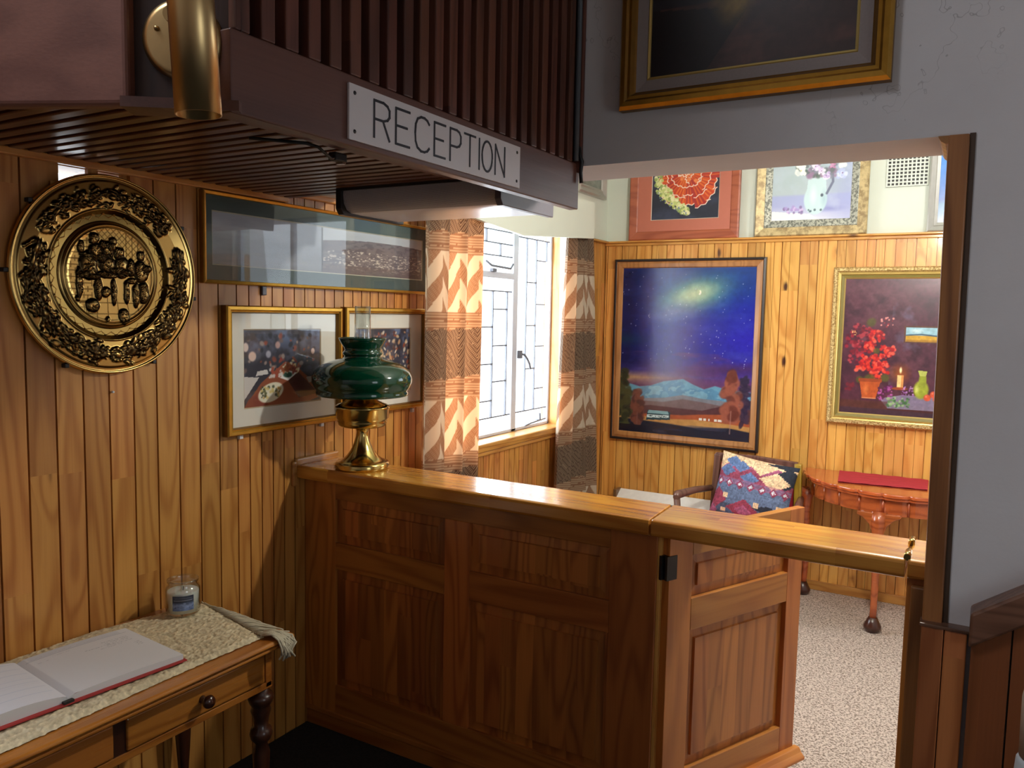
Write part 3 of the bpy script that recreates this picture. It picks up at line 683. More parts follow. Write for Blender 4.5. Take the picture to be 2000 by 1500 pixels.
# night landscape
a = Art(300, 372, asp=1.24, seed=3)
a.grad([(0, (22, 28, 52)), (.30, (96, 62, 96)), (.36, (74, 52, 120)), (.5, (34, 42, 140)), (.75, (24, 44, 142)), (1, (22, 56, 128))])
a.lay(np.clip((a.u-.45)/.5, 0, 1)*np.clip(1-abs(a.v-.58)/.28, 0, 1), (44, 34, 178), .85)
a.lay(np.clip((.26-a.u)/.2, 0, 1)*np.clip((a.v-.33)/.1, 0, 1), (12, 20, 62), .75)
a.lay(np.clip((.3-a.u)/.3, 0, 1)*np.clip(1-abs(a.v-.57)/.06, 0, 1), (18, 70, 82), .5)
a.lay(np.clip((a.noise(3, 14, 4)-.52)*5, 0, 1)*(a.v > .35), (70, 84, 176), .3)
a.lay(np.clip((a.noise(3, 16, 4)-.55)*5, 0, 1)*(a.v > .33)*(a.v < .5), (96, 54, 108), .6)
a.lay(np.clip((a.u-.5)*3, 0, 1)*np.clip(1-abs(a.v-.40-.06*(a.u-.7))/.05, 0, 1), (66, 40, 92), .8)
for rx, ry, c, al in ((.50, .20, (40, 100, 150), .6), (.40, .15, (84, 142, 136), .65), (.30, .105, (142, 182, 140), .7), (.20, .07, (196, 208, 172), .8)):
    a.ell(.56, .845, rx, ry, c, al, .9, .26, .25)
a.ell(.42, .74, .25, .08, (134, 128, 176), .5, .9, .2, .3)
a.ell(.6, .855, .013, .016, (250, 248, 226), 1, .3).ell(.588, .859, .0125, .0155, (184, 202, 164), 1, .3)
a.lay(np.clip(1-abs(a.v-.335-.02*(a.u))/.045, 0, 1)*np.clip(1.1-a.u*1.7, 0, 1), (190, 152, 104), .9)
a.lay(np.clip(1-abs(a.v-.33)/.05, 0, 1)*np.clip(a.u*1.6-.5, 0, 1), (104, 60, 110), .8)
m1 = [(0, .275), (.08, .30), (.16, .285), (.25, .295), (.35, .325), (.5, .345), (.58, .315), (.66, .292), (.74, .315), (.82, .30), (1, .29)]
a.under(m1, (96, 152, 182)); 
rid = a.noise(7, 16, 4)
hh = np.interp(a.u, [p[0] for p in m1], [p[1] for p in m1])
a.lay(((rid > .5)*(a.v < hh-.006)*(a.v > .2)).astype(float), (76, 128, 168), .6); a.lay(((rid > .62)*(a.v < hh-.006)*(a.v > .2)).astype(float), (138, 188, 204), .5)
a.under([(0, .19), (.2, .215), (.35, .225), (.5, .25), (.65, .235), (.8, .23), (1, .2)], (122, 126, 138))
a.under([(0, .19), (.2, .2), (.35, .2), (.5, .225), (.65, .215), (.8, .2), (1, .19)], (110, 92, 96))
a.under([(0, .15), (.25, .175), (.5, .168), (.65, .165), (.8, .2), (1, .19)], (84, 52, 58))
a.under([(0, .11), (.3, .125), (.5, .128), (.62, .14), (.8, .15), (1, .12)], (164, 84, 54)); a.under([(0, .11), (.42, .10), (.6, .108), (.8, .1), (1, .09)], (190, 142, 84))
a.poly([(.22, .08), (.41, .09), (.41, .14), (.23, .142)], (38, 72, 84)); a.poly([(.225, .095), (.4, .103), (.4, .117), (.225, .113)], (196, 220, 224))
a.poly([(.23, .122), (.4, .122), (.39, .142), (.24, .142)], (124, 170, 182)); a.scatter(20, .24, .39, .104, .111, .004, .006, [(30, 50, 60)])
for x, wd in ((.63, .025), (.665, .02), (.70, .012), (.745, .018), (.77, .03)): a.rect(x, x+wd, .103, .117, (232, 228, 220))
a.under([(0, .085), (.3, .075), (.6, .06), (.85, .075), (1, .06)], (30, 38, 56)); a.lay(np.clip((a.noise(3, 30, 3)-.55)*6, 0, 1)*(a.v < .07), (66, 70, 92), .5)
def tree(cx, y0, y1, wd, c1, c2, trunk=None, n=46):
    for _ in range(n):
        t = a.r.rand(); w_ = wd*(math.sin(PI*min(1, .12+t*.93))**.8)
        a.ell(cx+a.r.uniform(-1, 1)*w_*.8, y0+(y1-y0)*t, wd*.42, .035, (c1, c2)[a.r.rand() > .6], .85, .35, a.r.uniform(0, 3))
    if trunk: a.line([(cx, y0-.07), (cx+.003, y0+.06)], .006, trunk, .55)
tree(.95, .09, .37, .045, (44, 40, 66), (60, 50, 72)); tree(.86, .11, .39, .085, (150, 86, 70), (104, 54, 48), (176, 130, 120), 60)
tree(.035, .04, .38, .065, (70, 72, 46), (48, 52, 40)); tree(.145, .06, .26, .055, (112, 66, 56), (78, 46, 48), (120, 84, 84)); a.rect(0, .22, 0, .045, (20, 22, 36), .7)
for _ in range(110):
    x, yv = (a.r.uniform(.5, 1) if a.r.rand() > .35 else a.r.uniform(0, .5)), a.r.uniform(.42, .99)
    a.ell(x, yv, *(2*[a.r.choice([.0028, .0035, .005])]), (190, 205, 240), .85, .8)
a.speck(40, .10)
mDarkFrame = plain('dark_frame_edge', (40, 30, 28), .4); mBrownFrame = wood('brown_frame', (178, 128, 74), (140, 94, 50), 'Z', 'X', ro=.35, coat=.3, knots=0)
picture('night_landscape_painting', 'large blue moonlit mountain landscape painting in brown frame with black outer edge', mapB(2.779), .084, 1.066, .797, 1.992,
        [(0, 0, 0), (0, .03, 0), (.012, .034, 0), (.016, .03, 0), (.017, .024, 1), (.03, .03, 1), (.052, .026, 1), (.058, .016, 1)], [mDarkFrame, mBrownFrame], a, None, .016, mOilG, cat='painting')
# candle still life
a = Art(220, 330, (78, 40, 56), asp=1.49, seed=5)
n_ = a.noise(5); a.lay(np.clip((n_-.45)*4, 0, 1), (104, 62, 74), .6); a.lay(np.clip((a.noise(8)-.5)*4, 0, 1), (56, 30, 44), .7); a.lay(np.clip((a.noise(6)-.62)*6, 0, 1)*(a.u > .5), (104, 96, 120), .6)
a.under([(0, .10), (.5, .085), (1, .085)], (74, 40, 40)); a.poly([(.42, .12), (.65, .155), (1, .15), (1, .05), (.5, .05)], (138, 132, 160), .8); a.under([(0, .05), (1, .035)], (66, 44, 58)); a.rect(0, .5, .04, .1, (88, 50, 44), .6)
for cx, cy in ((.16, .62), (.10, .54), (.2, .5), (.14, .42), (.24, .6)): a.scatter(26, cx-.07, cx+.07, cy-.045, cy+.045, .012, .03, [(116, 24, 40), (150, 34, 52), (84, 18, 42), (170, 60, 70)])
for cx, cy in ((.36, .58), (.30, .50), (.47, .47), (.28, .40), (.40, .40), (.42, .34), (.22, .36), (.36, .30)): a.scatter(34, cx-.07, cx+.07, cy-.04, cy+.04, .012, .028, [(196, 34, 34), (226, 60, 44), (160, 22, 34), (240, 96, 76)])
a.scatter(14, .08, .14, .58, .62, .004, .01, [(230, 190, 120)]); a.scatter(14, .36, .52, .64, .72, .008, .016, [(150, 46, 56), (224, 150, 140)]); a.scatter(10, .05, .14, .16, .22, .02, .03, [(110, 34, 48)])
for cx, cy, r in ((.29, .68, .06), (.36, .47, .045), (.3, .26, .07), (.2, .25, .05), (.46, .27, .06)): a.ell(cx, cy, r, r*.62, (84, 84, 40), .85, .4, .5, .4)
a.poly([(.2, .245), (.42, .245), (.375, .115), (.235, .115)], (184, 84, 40)); a.ell(.27, .18, .04, .06, (222, 128, 70), .6, .8); a.rect(.19, .43, .24, .262, (150, 66, 34)); a.line([(.235, .118), (.375, .118)], .008, (206, 130, 90))
a.ell(.61, .31, .13, .09, (176, 92, 24), .7, .95); a.rect(.585, .65, .2, .30, (236, 196, 130)); a.rect(.63, .65, .2, .3, (206, 140, 80)); a.ell(.617, .335, .017, .03, (255, 238, 180), 1, .6); a.ell(.612, .2, .1, .012, (156, 70, 40), 1, .3)
a.scatter(50, .4, .54, .1, .22, .008, .02, [(120, 40, 110), (84, 26, 70), (176, 90, 160)]); a.scatter(46, .5, .72, .065, .13, .01, .022, [(96, 140, 84), (150, 178, 130), (60, 100, 60)]); a.scatter(30, .64, .76, .15, .22, .006, .014, [(190, 140, 200), (150, 96, 170)])
a.ell(.83, .20, .085, .075, (150, 160, 50), 1, .25); a.ell(.84, .27, .042, .07, (140, 150, 48), 1, .25); a.poly([(.79, .34), (.88, .335), (.87, .30), (.81, .30)], (176, 182, 90)); a.ell(.79, .2, .03, .04, (214, 216, 130), .7, .8)
for cx, cy in ((.895, .145), (.955, .17), (.985, .14)): a.ell(cx, cy, .042, .028, (206, 84, 54), 1, .3); a.ell(cx-.012, cy+.008, .014, .01, (240, 150, 120), .7, .8)
a.rect(.63, .965, .535, .66, (92, 60, 50)); a.rect(.648, .95, .545, .65, (150, 190, 204)); a.rect(.648, .95, .545, .59, (196, 152, 52)); a.line([(.65, .592), (.8, .6), (.95, .59)], .01, (66, 92, 110)); a.rect(.65, .95, .545, .56, (150, 104, 36), .6); a.ell(.75, .625, .08, .02, (226, 236, 236), .7, .9)
a.speck(36, .14)
mGoldOrn = N('ornate_gold'); v = mGoldOrn.obj(); nn_ = mGoldOrn.noise(v, 130, 3, .6); mGoldOrn.bump(nn_, 1, .006); mGoldOrn = mGoldOrn.fin(mGoldOrn.mix(mGoldOrn.step(nn_, .35, .6), S(150, 116, 62), S(222, 196, 136)), .42, .5)
mOlive = plain('olive_slip', (132, 118, 52), .5); mGoldPale = plain('pale_gold', (214, 186, 112), .35, .6, var=.06)
picture('candle_still_life_painting', 'dark red still life painting of candle, red flowers and jug in ornate gold frame', mapB(2.779), 1.452, 2.092, 1.022, 1.926,
        [(0, 0, 0), (0, .03, 0), (.008, .042, 0), (.022, .044, 0), (.028, .034, 0), (.034, .032, 1), (.042, .036, 1), (.046, .026, 1), (.060, .022, 2), (.062, .02, 1), (.067, .016, 1)], [mGoldOrn, mGoldPale, mOlive], a, None, .014, mOil, cat='painting')
# orange ruffled flower print
a = Art(200, 230, (38, 42, 58), asp=1.1, seed=8)
a.lay(np.clip((a.noise(4)-.5)*4, 0, 1), (66, 74, 104), .6)
def petal(cx, cy, r, ang, c1, c2, wd=.5):
    pts = [(cx, cy)]; 
    for k in range(9):
        t = ang-wd/2+wd*k/8; rr = r*(1+.07*math.sin(k*PI))+.012*math.sin(k*1.6); pts.append((cx+rr*math.cos(t), cy+rr*math.sin(t)/a.asp))
    a.poly(pts, c1)
    for t in (-.25, .0, .25): a.line([(cx+r*.35*math.cos(ang+t*wd), cy+r*.35*math.sin(ang+t*wd)/a.asp), (cx+r*.93*math.cos(ang+t*wd), cy+r*.93*math.sin(ang+t*wd)/a.asp)], .014, c2, .7)
    a.line(pts[1:], .0085, (244, 220, 204))
for R0, nn1, cx, cy in ((.62, 15, .55, .56), (.47, 13, .54, .60), (.33, 11, .52, .64)):
    for k in range(nn1):
        t = 2*PI*k/nn1+R0*3; petal(cx, cy, R0*(.72+.06*math.sin(5*t)), t, [(196, 66, 38), (210, 84, 40), (170, 48, 44)][k % 3], [(232, 130, 50), (150, 40, 50), (224, 110, 40)][k % 3], 2*PI/nn1*1.25)
for _ in range(26):
    t = a.r.uniform(0, 6.28); r = a.r.uniform(0, .2); petal(.5+r*math.cos(t), .68+r*math.sin(t), .1, a.r.uniform(0, 6.28), (206, 80, 44), (240, 150, 90), 1.1)
for t in np.linspace(0, 1, 40):
    cx, cy = .08+.45*t**1.1, .48-.40*t**.75
    a.scatter(5, cx-.05, cx+.06, cy-.03, cy+.12*(1-t)+.04, .02, .036, [(222, 226, 160), (200, 212, 130), (238, 236, 190), (150, 170, 96)], .95, 1, .3)
for t in np.linspace(0, 1, 22): a.scatter(2, .08+.45*t-.02, .1+.45*t, .36-.30*t**.7-.02, .4-.30*t**.7, .01, .018, [(120, 140, 150), (190, 200, 90)], .9)
mRedFrame = wood('rust_frame', (176, 92, 66), (140, 62, 44), 'X', 'Z', ro=.4, coat=.2, knots=0, var=.1); mSalmon = plain('salmon_mount', (190, 112, 92), .7, var=.03); mPaleLine = plain('pale_slip', (206, 188, 172), .6)
picture('orange_flower_print', 'orange ruffled flower print in rust-red frame standing on the pine ledge', mapB(2.778), .172, .888, 2.113, 2.83,
        [(0, 0, 0), (0, .024, 0), (.008, .028, 0), (.05, .02, 0), (.056, .016, 0)], [mRedFrame], a, (.322, .756, 2.243, 2.70), .012, mPrint, None, [mSalmon, mPaleLine], mdep=.015)
# white vase painting
a = Art(220, 200, (176, 192, 204), asp=.95, seed=9)
a.grad([(0, (226, 226, 236)), (.18, (170, 176, 216)), (.3, (168, 176, 214)), (.33, (180, 194, 200)), (1, (168, 190, 188))]); a.lay(np.clip((a.u-.55)*2.5, 0, 1), (150, 156, 204), .6)
a.poly([(0, .0), (.6, 0), (.5, .07), (0, .12)], (236, 236, 240)); a.ell(.72, .13, .28, .05, (136, 140, 198), .7, .8); a.lay(np.clip((a.noise(5)-.55)*4, 0, 1), (196, 208, 224), .4)
a.ell(.56, .25, .155, .2, (200, 224, 228), 1, .12); a.poly([(.44, .3), (.46, .52), (.68, .52), (.70, .3)], (200, 222, 226)); a.ell(.53, .30, .06, .16, (226, 240, 244), .8, .9); a.ell(.67, .25, .06, .16, (150, 180, 196), .5, .9)
a.line([(.70, .32), (.77, .46), (.76, .6)], .02, (110, 116, 140)); a.ell(.64, .30, .022, .025, (70, 80, 96), .9, .4); a.scatter(6, .46, .66, .10, .13, .012, .02, [(90, 110, 120)])
a.scatter(60, .32, .82, .52, .75, .02, .05, [(98, 106, 110), (130, 132, 150), (84, 100, 92), (150, 120, 150)], .8)
for cx, cy, r, c in ((.36, .62, .075, 0), (.32, .72, .07, 0), (.54, .66, .06, 1), (.62, .60, .05, 1), (.68, .54, .055, 1), (.70, .78, .10, 0), (.86, .70, .08, 0), (.88, .56, .075, 2), (.5, .8, .09, 0), (.76, .66, .04, 3), (.46, .72, .04, 3)):
    cs_ = [[(238, 240, 232), (214, 222, 222), (246, 246, 240)], [(222, 206, 236), (240, 232, 246), (190, 168, 214)], [(210, 218, 240), (180, 190, 226)], [(206, 150, 186), (180, 120, 160)]][c]
    a.scatter(22, cx-r*.7, cx+r*.7, cy-r*.7, cy+r*.7, r*.2, r*.5, cs_, .9, 1, .4); a.ell(cx, cy, r*.18, r*.18, (224, 206, 120) if c == 0 else (120, 90, 140), .8, .6)
a.scatter(26, .14, .4, .09, .17, .012, .03, [(210, 186, 226), (170, 150, 206), (130, 110, 160)], .85)
mMarb = N('mottled_gold'); v = mMarb.obj(); f = mMarb.noise(v, 26, 5, .65); mMarb = mMarb.fin(mMarb.mix(mMarb.step(f, .35, .62), S(150, 128, 92), S(206, 184, 136)), .45, .25)
mFil = N('silver_filigree'); v = mFil.obj(); f = mFil.noise(v, 75, 3, .6); mFil.bump(f, 1, .004); mFil = mFil.fin(mFil.mix(mFil.step(f, .42, .56), S(112, 114, 106), S(178, 178, 164)), .4, .4)
picture('white_vase_painting', 'pale painting of white vase with flowers in mottled gold frame on the pine ledge', mapB(2.778), .986, 1.612, 2.113, 2.76,
        [(0, 0, 0), (0, .022, 0), (.006, .03, 0), (.052, .018, 0), (.056, .02, 1), (.09, .014, 1), (.093, .012, 1)], [mMarb, mFil], a, None, .011, mOil, cat='painting')
# sea picture, silver frame on right
a = Art(60, 80, seed=4); a.grad([(0, (24, 70, 130)), (.2, (30, 110, 160)), (.25, (30, 90, 170)), (1, (30, 140, 220))]); a.speck(9, .15)
mSilv = plain('silver_frame', (196, 194, 188), .35, .7, var=.06)
picture('blue_seascape_picture', 'blue picture in pale silver frame on the ledge beside the door jamb', mapB(2.778), 1.915, 2.28, 2.113, 2.70, [(0, 0, 0), (0, .02, 0), (.008, .024, 0), (.03, .014, 0), (.034, .018, 0), (.05, .012, 0)], [mSilv], a, None, .01, mOil)
# gold frame on cream wall, seen edge on
a = Art(40, 40, (120, 128, 120), seed=2); a.speck(8, .3)
picture('small_gilt_picture', 'silver-gilt framed picture on the cream wall, its lower corner showing past the fascia', mapL(-.003), 2.30, 2.722, 2.38, 2.75, [(0, 0, 0), (0, .025, 0), (.014, .03, 0), (.04, .014, 0), (.05, .018, 0), (.06, .01, 0)], [mSilv], a, None, .009, mOil)
# dark oil over the opening
a = Art(200, 160, (28, 26, 32), asp=1, seed=12)
a.lay(np.clip((a.noise(5)-.5)*4, 0, 1), (48, 44, 52), .7); a.rect(0, 1, 0, .30, (52, 32, 30)); a.lay((a.v < .30)*np.clip((a.noise(4, 14)-.45)*4, 0, 1), (84, 50, 44), .7); a.poly([(0, 0), (.3, 0), (.5, .25), (.0, .30)], (18, 18, 22), .9)
a.ell(.42, .42, .15, .27, (112, 88, 28), 1, .35); a.ell(.46, .36, .08, .14, (150, 120, 44), .7, .9); a.ell(.33, .42, .06, .2, (50, 40, 18), .7, .9)
a.scatter(130, .12, .6, .55, .95, .015, .045, [(90, 30, 40), (130, 60, 90), (60, 30, 40), (150, 90, 60), (70, 80, 40), (110, 50, 90)], .8)
a.poly([(.7, .42), (.9, .40), (.8, .34)], (96, 96, 104)); a.scatter(30, .6, .98, .45, .9, .02, .06, [(44, 52, 50), (60, 66, 70), (30, 50, 36)], .7); a.speck(30, .2)
mGreyMat = plain('grey_linen_slip', (150, 138, 134), .8, sc=200)
picture('dark_flower_oil_painting', 'dark oil painting of gold vase in gilt frame on grey wall above the opening', mapB(-.081), 1.300, 1.986, 2.186, 2.93,
        [(0, 0, 1), (0, .028, 1), (.008, .040, 0), (.020, .042, 0), (.026, .036, 1), (.034, .038, 0), (.042, .026, 1), (.046, .022, 1), (.076, .018, 2), (.078, .020, 3), (.083, .018, 3), (.084, .014, 3)], [mGold, mGoldD, mGreyMat, mGoldPale], a, None, .014, mOil, cat='painting')

# photographs on the left wall
a = Art(300, 90, asp=.3, seed=21)
a.grad([(0, (112, 116, 124)), (.45, (128, 134, 146)), (.75, (150, 158, 170)), (1, (150, 158, 172))]); a.speck(10, .10, 8)
R_ = a.u > .445
hill = .62+.2*np.sin((a.u-.3)*3.3)
a.lay(R_*(a.v < hill), (104, 98, 104)); a.lay(R_*(a.v < hill)*np.clip((a.noise(60, 26, 3)-.5)*7, 0, 1), (78, 74, 84), .8)
a.lay(R_*(a.v < .55)*(a.v > .1)*np.clip((a.noise(90, 40, 2)-.6)*10, 0, 1), (196, 188, 176), .9); a.lay(R_*(a.v < .2), (88, 76, 78), .6); a.lay(R_*(a.v > hill), (174, 182, 190), .8)
a.lay((~R_)*(a.v < .3)*np.clip((a.noise(30, 12)-.5)*4, 0, 1), (128, 130, 132), .6)
a.rect(.443, .449, 0, 1, (58, 62, 66))
mMatGreen = plain('dark_green_mount', (66, 84, 84), .7, var=.04); mBevel = plain('mount_bevel', (176, 176, 160), .7)
picture('panoramic_photograph', 'wide panoramic town photograph with dark green mount and thin gold frame', mapL(.001), -.468, .752, 1.700, 2.000,
        [(0, 0, 0), (0, .020, 0), (.003, .023, 0), (.011, .02, 0), (.013, .014, 0)], [mGold], a, (-.425, .713, 1.765, 1.935), .012, mPrint, .0165, [mMatGreen, mBevel], mdep=.013, cat='photograph')
def dinner(seed, nx=170, ny=130):
    a = Art(nx, ny, (44, 44, 58), asp=.78, seed=seed)
    a.lay(np.clip((a.noise(9)-.45)*5, 0, 1), (80, 84, 104), .6); a.lay(np.clip((a.v-.6)*3, 0, 1)*np.clip((a.noise(8)-.4)*4, 0, 1), (134, 160, 206), .6)
    a.scatter(60, 0, 1, .45, .95, .012, .035, [(30, 32, 44), (120, 96, 90), (170, 150, 140), (60, 64, 86), (150, 70, 50)], .8, 1.3)
    return a
a = dinner(31)
a.poly([(0, 0), (.85, 0), (1, .05), (.82, .35), (.62, .55), (.5, .56), (.2, .3)], (142, 74, 44)); a.poly([(0, 0), (.3, 0), (.2, .22), (.05, .1)], (128, 56, 40)); a.poly([(.62, .5), (.98, .1), (.7, .06), (.56, .3)], (84, 42, 36))
a.poly([(0, .1), (.18, .38), (0, .4)], (206, 200, 196)); a.poly([(.14, .4), (.3, .42), (.28, .48), (.16, .46)], (206, 202, 200)); a.poly([(.8, .34), (1, .36), (1, .28), (.84, .26)], (150, 140, 134))
a.ell(.10, .66, .055, .075, (220, 190, 176), 1, .3); a.ell(.02, .78, .04, .07, (214, 196, 190), 1, .3); a.ell(.9, .70, .03, .05, (220, 190, 180), 1, .3); a.ell(.42, .8, .04, .06, (214, 170, 160), .8, .4); a.ell(.3, .68, .04, .06, (190, 190, 206), .8, .4)
a.ell(.33, .17, .175, .13, (222, 218, 196), 1, .1, .28); a.scatter(46, .2, .46, .10, .25, .01, .024, [(90, 96, 60), (196, 160, 90), (60, 70, 50), (210, 190, 120)], .9)
a.poly([(.42, .37), (.53, .46), (.68, .41), (.55, .31)], (226, 224, 220)); a.ell(.55, .39, .07, .045, (42, 80, 66), 1, .3)
a.scatter(40, .45, .7, .42, .62, .008, .02, [(220, 200, 150), (170, 90, 50), (240, 230, 200), (140, 50, 40)], .9, 2); a.scatter(20, .3, .48, .36, .5, .012, .03, [(214, 208, 204), (160, 70, 50)], .9)
mMatW = plain('ivory_mount', (216, 214, 204), .75, var=.01); mBev2 = plain('mount_bevel_tan', (176, 158, 130), .7)
PF = [(0, 0, 1), (0, .026, 1), (.004, .031, 0), (.014, .032, 0), (.019, .026, 0), (.022, .028, 0), (.027, .016, 1)]
p1 = picture('framed_photograph', 'gold framed dinner-table photograph, left of the pair under the panorama', mapL(.001), -.386, .178, 1.184, 1.630, PF, [mGold, mGoldD], a, (-.300, .068, 1.275, 1.545), .012, mPrint, .019, [mMatW, mBev2], mdep=.014, cat='photograph', )
a = dinner(37, 150, 130)
a.scatter(120, .05, 1, .3, .95, .012, .03, [(196, 150, 110), (230, 220, 200), (150, 70, 40), (90, 40, 30), (220, 190, 150), (50, 50, 60)], .85, 1.6)
a.poly([(.1, 0), (1, 0), (.95, .2), (.8, .3), (.4, .25)], (156, 74, 44)); a.poly([(.62, .2), (.85, .1), (1, .12), (1, .32), (.72, .4)], (214, 204, 180)); a.scatter(40, .35, .75, .2, .7, .008, .022, [(236, 226, 206), (206, 160, 110)], .9, 2.4)
p2 = picture('framed_photograph', 'gold framed dinner photograph half hidden behind the green lamp shade', mapL(.001), .196, .738, 1.192, 1.634, PF, [mGold, mGoldD], a, (.275, .632, 1.275, 1.545), .012, mPrint, .019, [mMatW, mBev2], mdep=.014, cat='photograph')
for p_, ys in ((p1, (-.315, .082)), (p2, (.30, .66))):
    for yv in ys: M().box(.001, .014, yv-.008, yv+.008, 1.168, 1.186).obj('support_tab', mWhite, p_, bevel=.002)
pn = [o for o in bpy.data.objects if o.name == 'panoramic_photograph'][0]
M().box(.001, .012, -.214, -.194, 1.668, 1.701).obj('hanger', plain('grey_hanger', (84, 88, 100), .4), pn, bevel=.003)
tag(M().lathe([(0, .012), (.003, .011), (.004, .006), (.0015, .0), (0, 0)], fn=lambda x, y, z: (z, -.784+x, 1.367+y), seg=10).obj('wall_pin', mWhite, loc=(0, -.784, 1.367)), 'tiny white pin in the boards under the brass plate', 'pin')
# vent grille
vg = thing('vent_grille', 'cream square-hole air vent high on the back wall', 'vent', (1.8, 2.8, 2.38))
q = M(); nx_, ny_ = 10, 8; x0, x1, z0, z1 = 1.70, 1.905, 2.375, 2.535; pw = .0075
for i in range(nx_+1):
    x = x0+(x1-x0)*i/nx_; q.box(x-pw/2, x+pw/2, 2.786, 2.799, z0-pw/2, z1+pw/2)
for j in range(ny_+1):
    z = z0+(z1-z0)*j/ny_; q.box(x0-pw/2, x1+pw/2, 2.787, 2.7985, z-pw/2, z+pw/2)
q.obj('grid', mCream, vg)
M().box(x0, x1, 2.7985, 2.7998, z0, z1).obj('mesh_backing', mBlack, vg)
# ------------------------------------------------------------------ embossed brass plate
pr_ = thing('brass_wall_plate', 'large round embossed brass wall plate with tavern scene and garland rim', 'wall plate', (.0, -.79, 1.708))
n0 = 560; hA = Art(n0, n0, (0, 0, 0), seed=2); cA = Art(n0, n0, (206, 172, 104), seed=2)
rad = np.hypot(hA.u-.5, hA.v-.5)*2; th = np.arctan2(hA.v-.5, hA.u-.5)
DK = (40, 30, 17)
WX, WY = (hA.noise(26, 26, 3)-.5)*.016, (hA.noise(26, 26, 3)-.5)*.016
def emb(cx, cy, rx, ry, h, rot=0, dark=.85, tip=.45):
    x, y = hA.u+WX-.5-cx/2, hA.v+WY-.5-cy/2; c, n = math.cos(rot), math.sin(rot); X, Y = x*c+y*n, -x*n+y*c
    d = np.sqrt((X/rx)**2+(Y/ry)**2); k = np.clip(1-d*d, 0, 1)
    hA.im[..., 0] = np.maximum(hA.im[..., 0]*np.where(k > 0, .8, 1), k**.5*h)
    cA.lay((k > 0).astype(float)*np.clip((1-k)*1.6, 0, 1), DK, dark); cA.lay(np.clip((k-.75)*4, 0, 1), (176, 140, 78), tip)
rr_ = cA.r
cA.lay(((rad > .66)*(rad < .92)).astype(float), (150, 120, 66), .35)
def garl(t0, t1, n, wd, dens=1.):
    for _ in range(int(n*dens)):
        t = rr_.uniform(t0, t1); r = .79+rr_.normal(0, wd)
        if abs(r-.79) > .125: continue
        L_ = rr_.uniform(.014, .030); emb(r*math.cos(t), r*math.sin(t), L_, L_*rr_.uniform(.28, .6), rr_.uniform(.45, 1), t+PI/2+rr_.normal(0, .7), .95)
D = math.radians
garl(D(160), D(262), 330, .05); garl(D(-82), D(20), 320, .045); garl(D(38), D(150), 210, .055)
for t, r, s in ((100, .8, .03), (80, .8, .03), (125, .80, .035), (55, .80, .035), (112, .74, .022), (68, .74, .022), (140, .79, .03), (40, .79, .03)):
    for k in range(16):
        a_ = k*.42; q_ = s*2*(1-k/18); emb(r*math.cos(D(t))+q_*math.cos(a_+D(t)), r*math.sin(D(t))+q_*math.sin(a_+D(t)), .013, .009, .9, a_, .8, .8)
for t in (165, 17, 172, 10): emb(.79*math.cos(D(t)), .79*math.sin(D(t)), .05, .016, 1, D(t+90), .7, .9)
for k in range(12): emb(.80*math.cos(D(-88))+.06*math.cos(k*PI/6), .80*math.sin(D(-88))+.06*math.sin(k*PI/6), .013, .011, 1, 0, .9, .7)
emb(.80*math.cos(D(-88)), .80*math.sin(D(-88)), .02, .02, 1, 0, .7, .8)
for t in (-100, -76): garl(D(t-6), D(t+6), 24, .03)
band = (rad > .535)*(rad < .645); cA.lay(band.astype(float), (84, 64, 30), .9)  # darker reflection of the concave band is put into its colour
zz = np.abs(((th*17/PI) % 1)-.5)*.07+.57; zl = band*(np.abs(rad-zz) < .008)
cA.lay(zl.astype(float), (150, 118, 64), .8); hA.im[..., 0] += zl*.35
for r in (.475, .512, .652, .93, .968): cA.lay(np.clip(1-np.abs(rad-r)/.006, 0, 1), (60, 46, 22), .85)
ce = rad < .465; X_, Y_ = (hA.u-.5)*2, (hA.v-.5)*2
lat = ce*(Y_ > .12)*(X_ > -.15)*((np.abs(((X_+Y_)*16) % 1-.5) < .10) | (np.abs(((X_-Y_)*16) % 1-.5) < .10))
brk = ce*(X_ < -.2)*((np.abs((Y_*17) % 1-.5) < .1) | (np.abs((X_*12+np.floor(Y_*17)*.5) % 1-.5) < .07))
flo = ce*(Y_ < -.2)*((np.abs((Y_*9) % 1-.5) < .05) | (np.abs(((X_+.1)/(1.0-Y_)*12) % 1-.5) < .05)); pan = ce*(X_ > .15)*(Y_ > .05)*(np.abs((X_*15) % 1-.5) < .08)
for m_ in (lat, brk, flo, pan): cA.lay(m_.astype(float), (84, 64, 32), .7); hA.im[..., 0] -= m_*.12
pp = lambda x, y: ((x-690)/560*.46, -(y-700)/560*.46)
def fig(x, y, rx, ry, h=1., rot=0, fold=True):
    cx, cy = pp(x, y); s_ = .46/560/2
    emb(cx, cy, rx*s_*1.08, ry*s_*1.04, h, rot, .95, .12)
    if fold:
        for _ in range(12):
            f1, f2 = rr_.uniform(-.6, .6), rr_.uniform(-.6, .6); emb(cx+f1*rx*s_*2, cy+f2*ry*s_*2, rx*s_*.4, ry*s_*.10, h*1.15, rr_.uniform(-.9, .9), .8, .9)
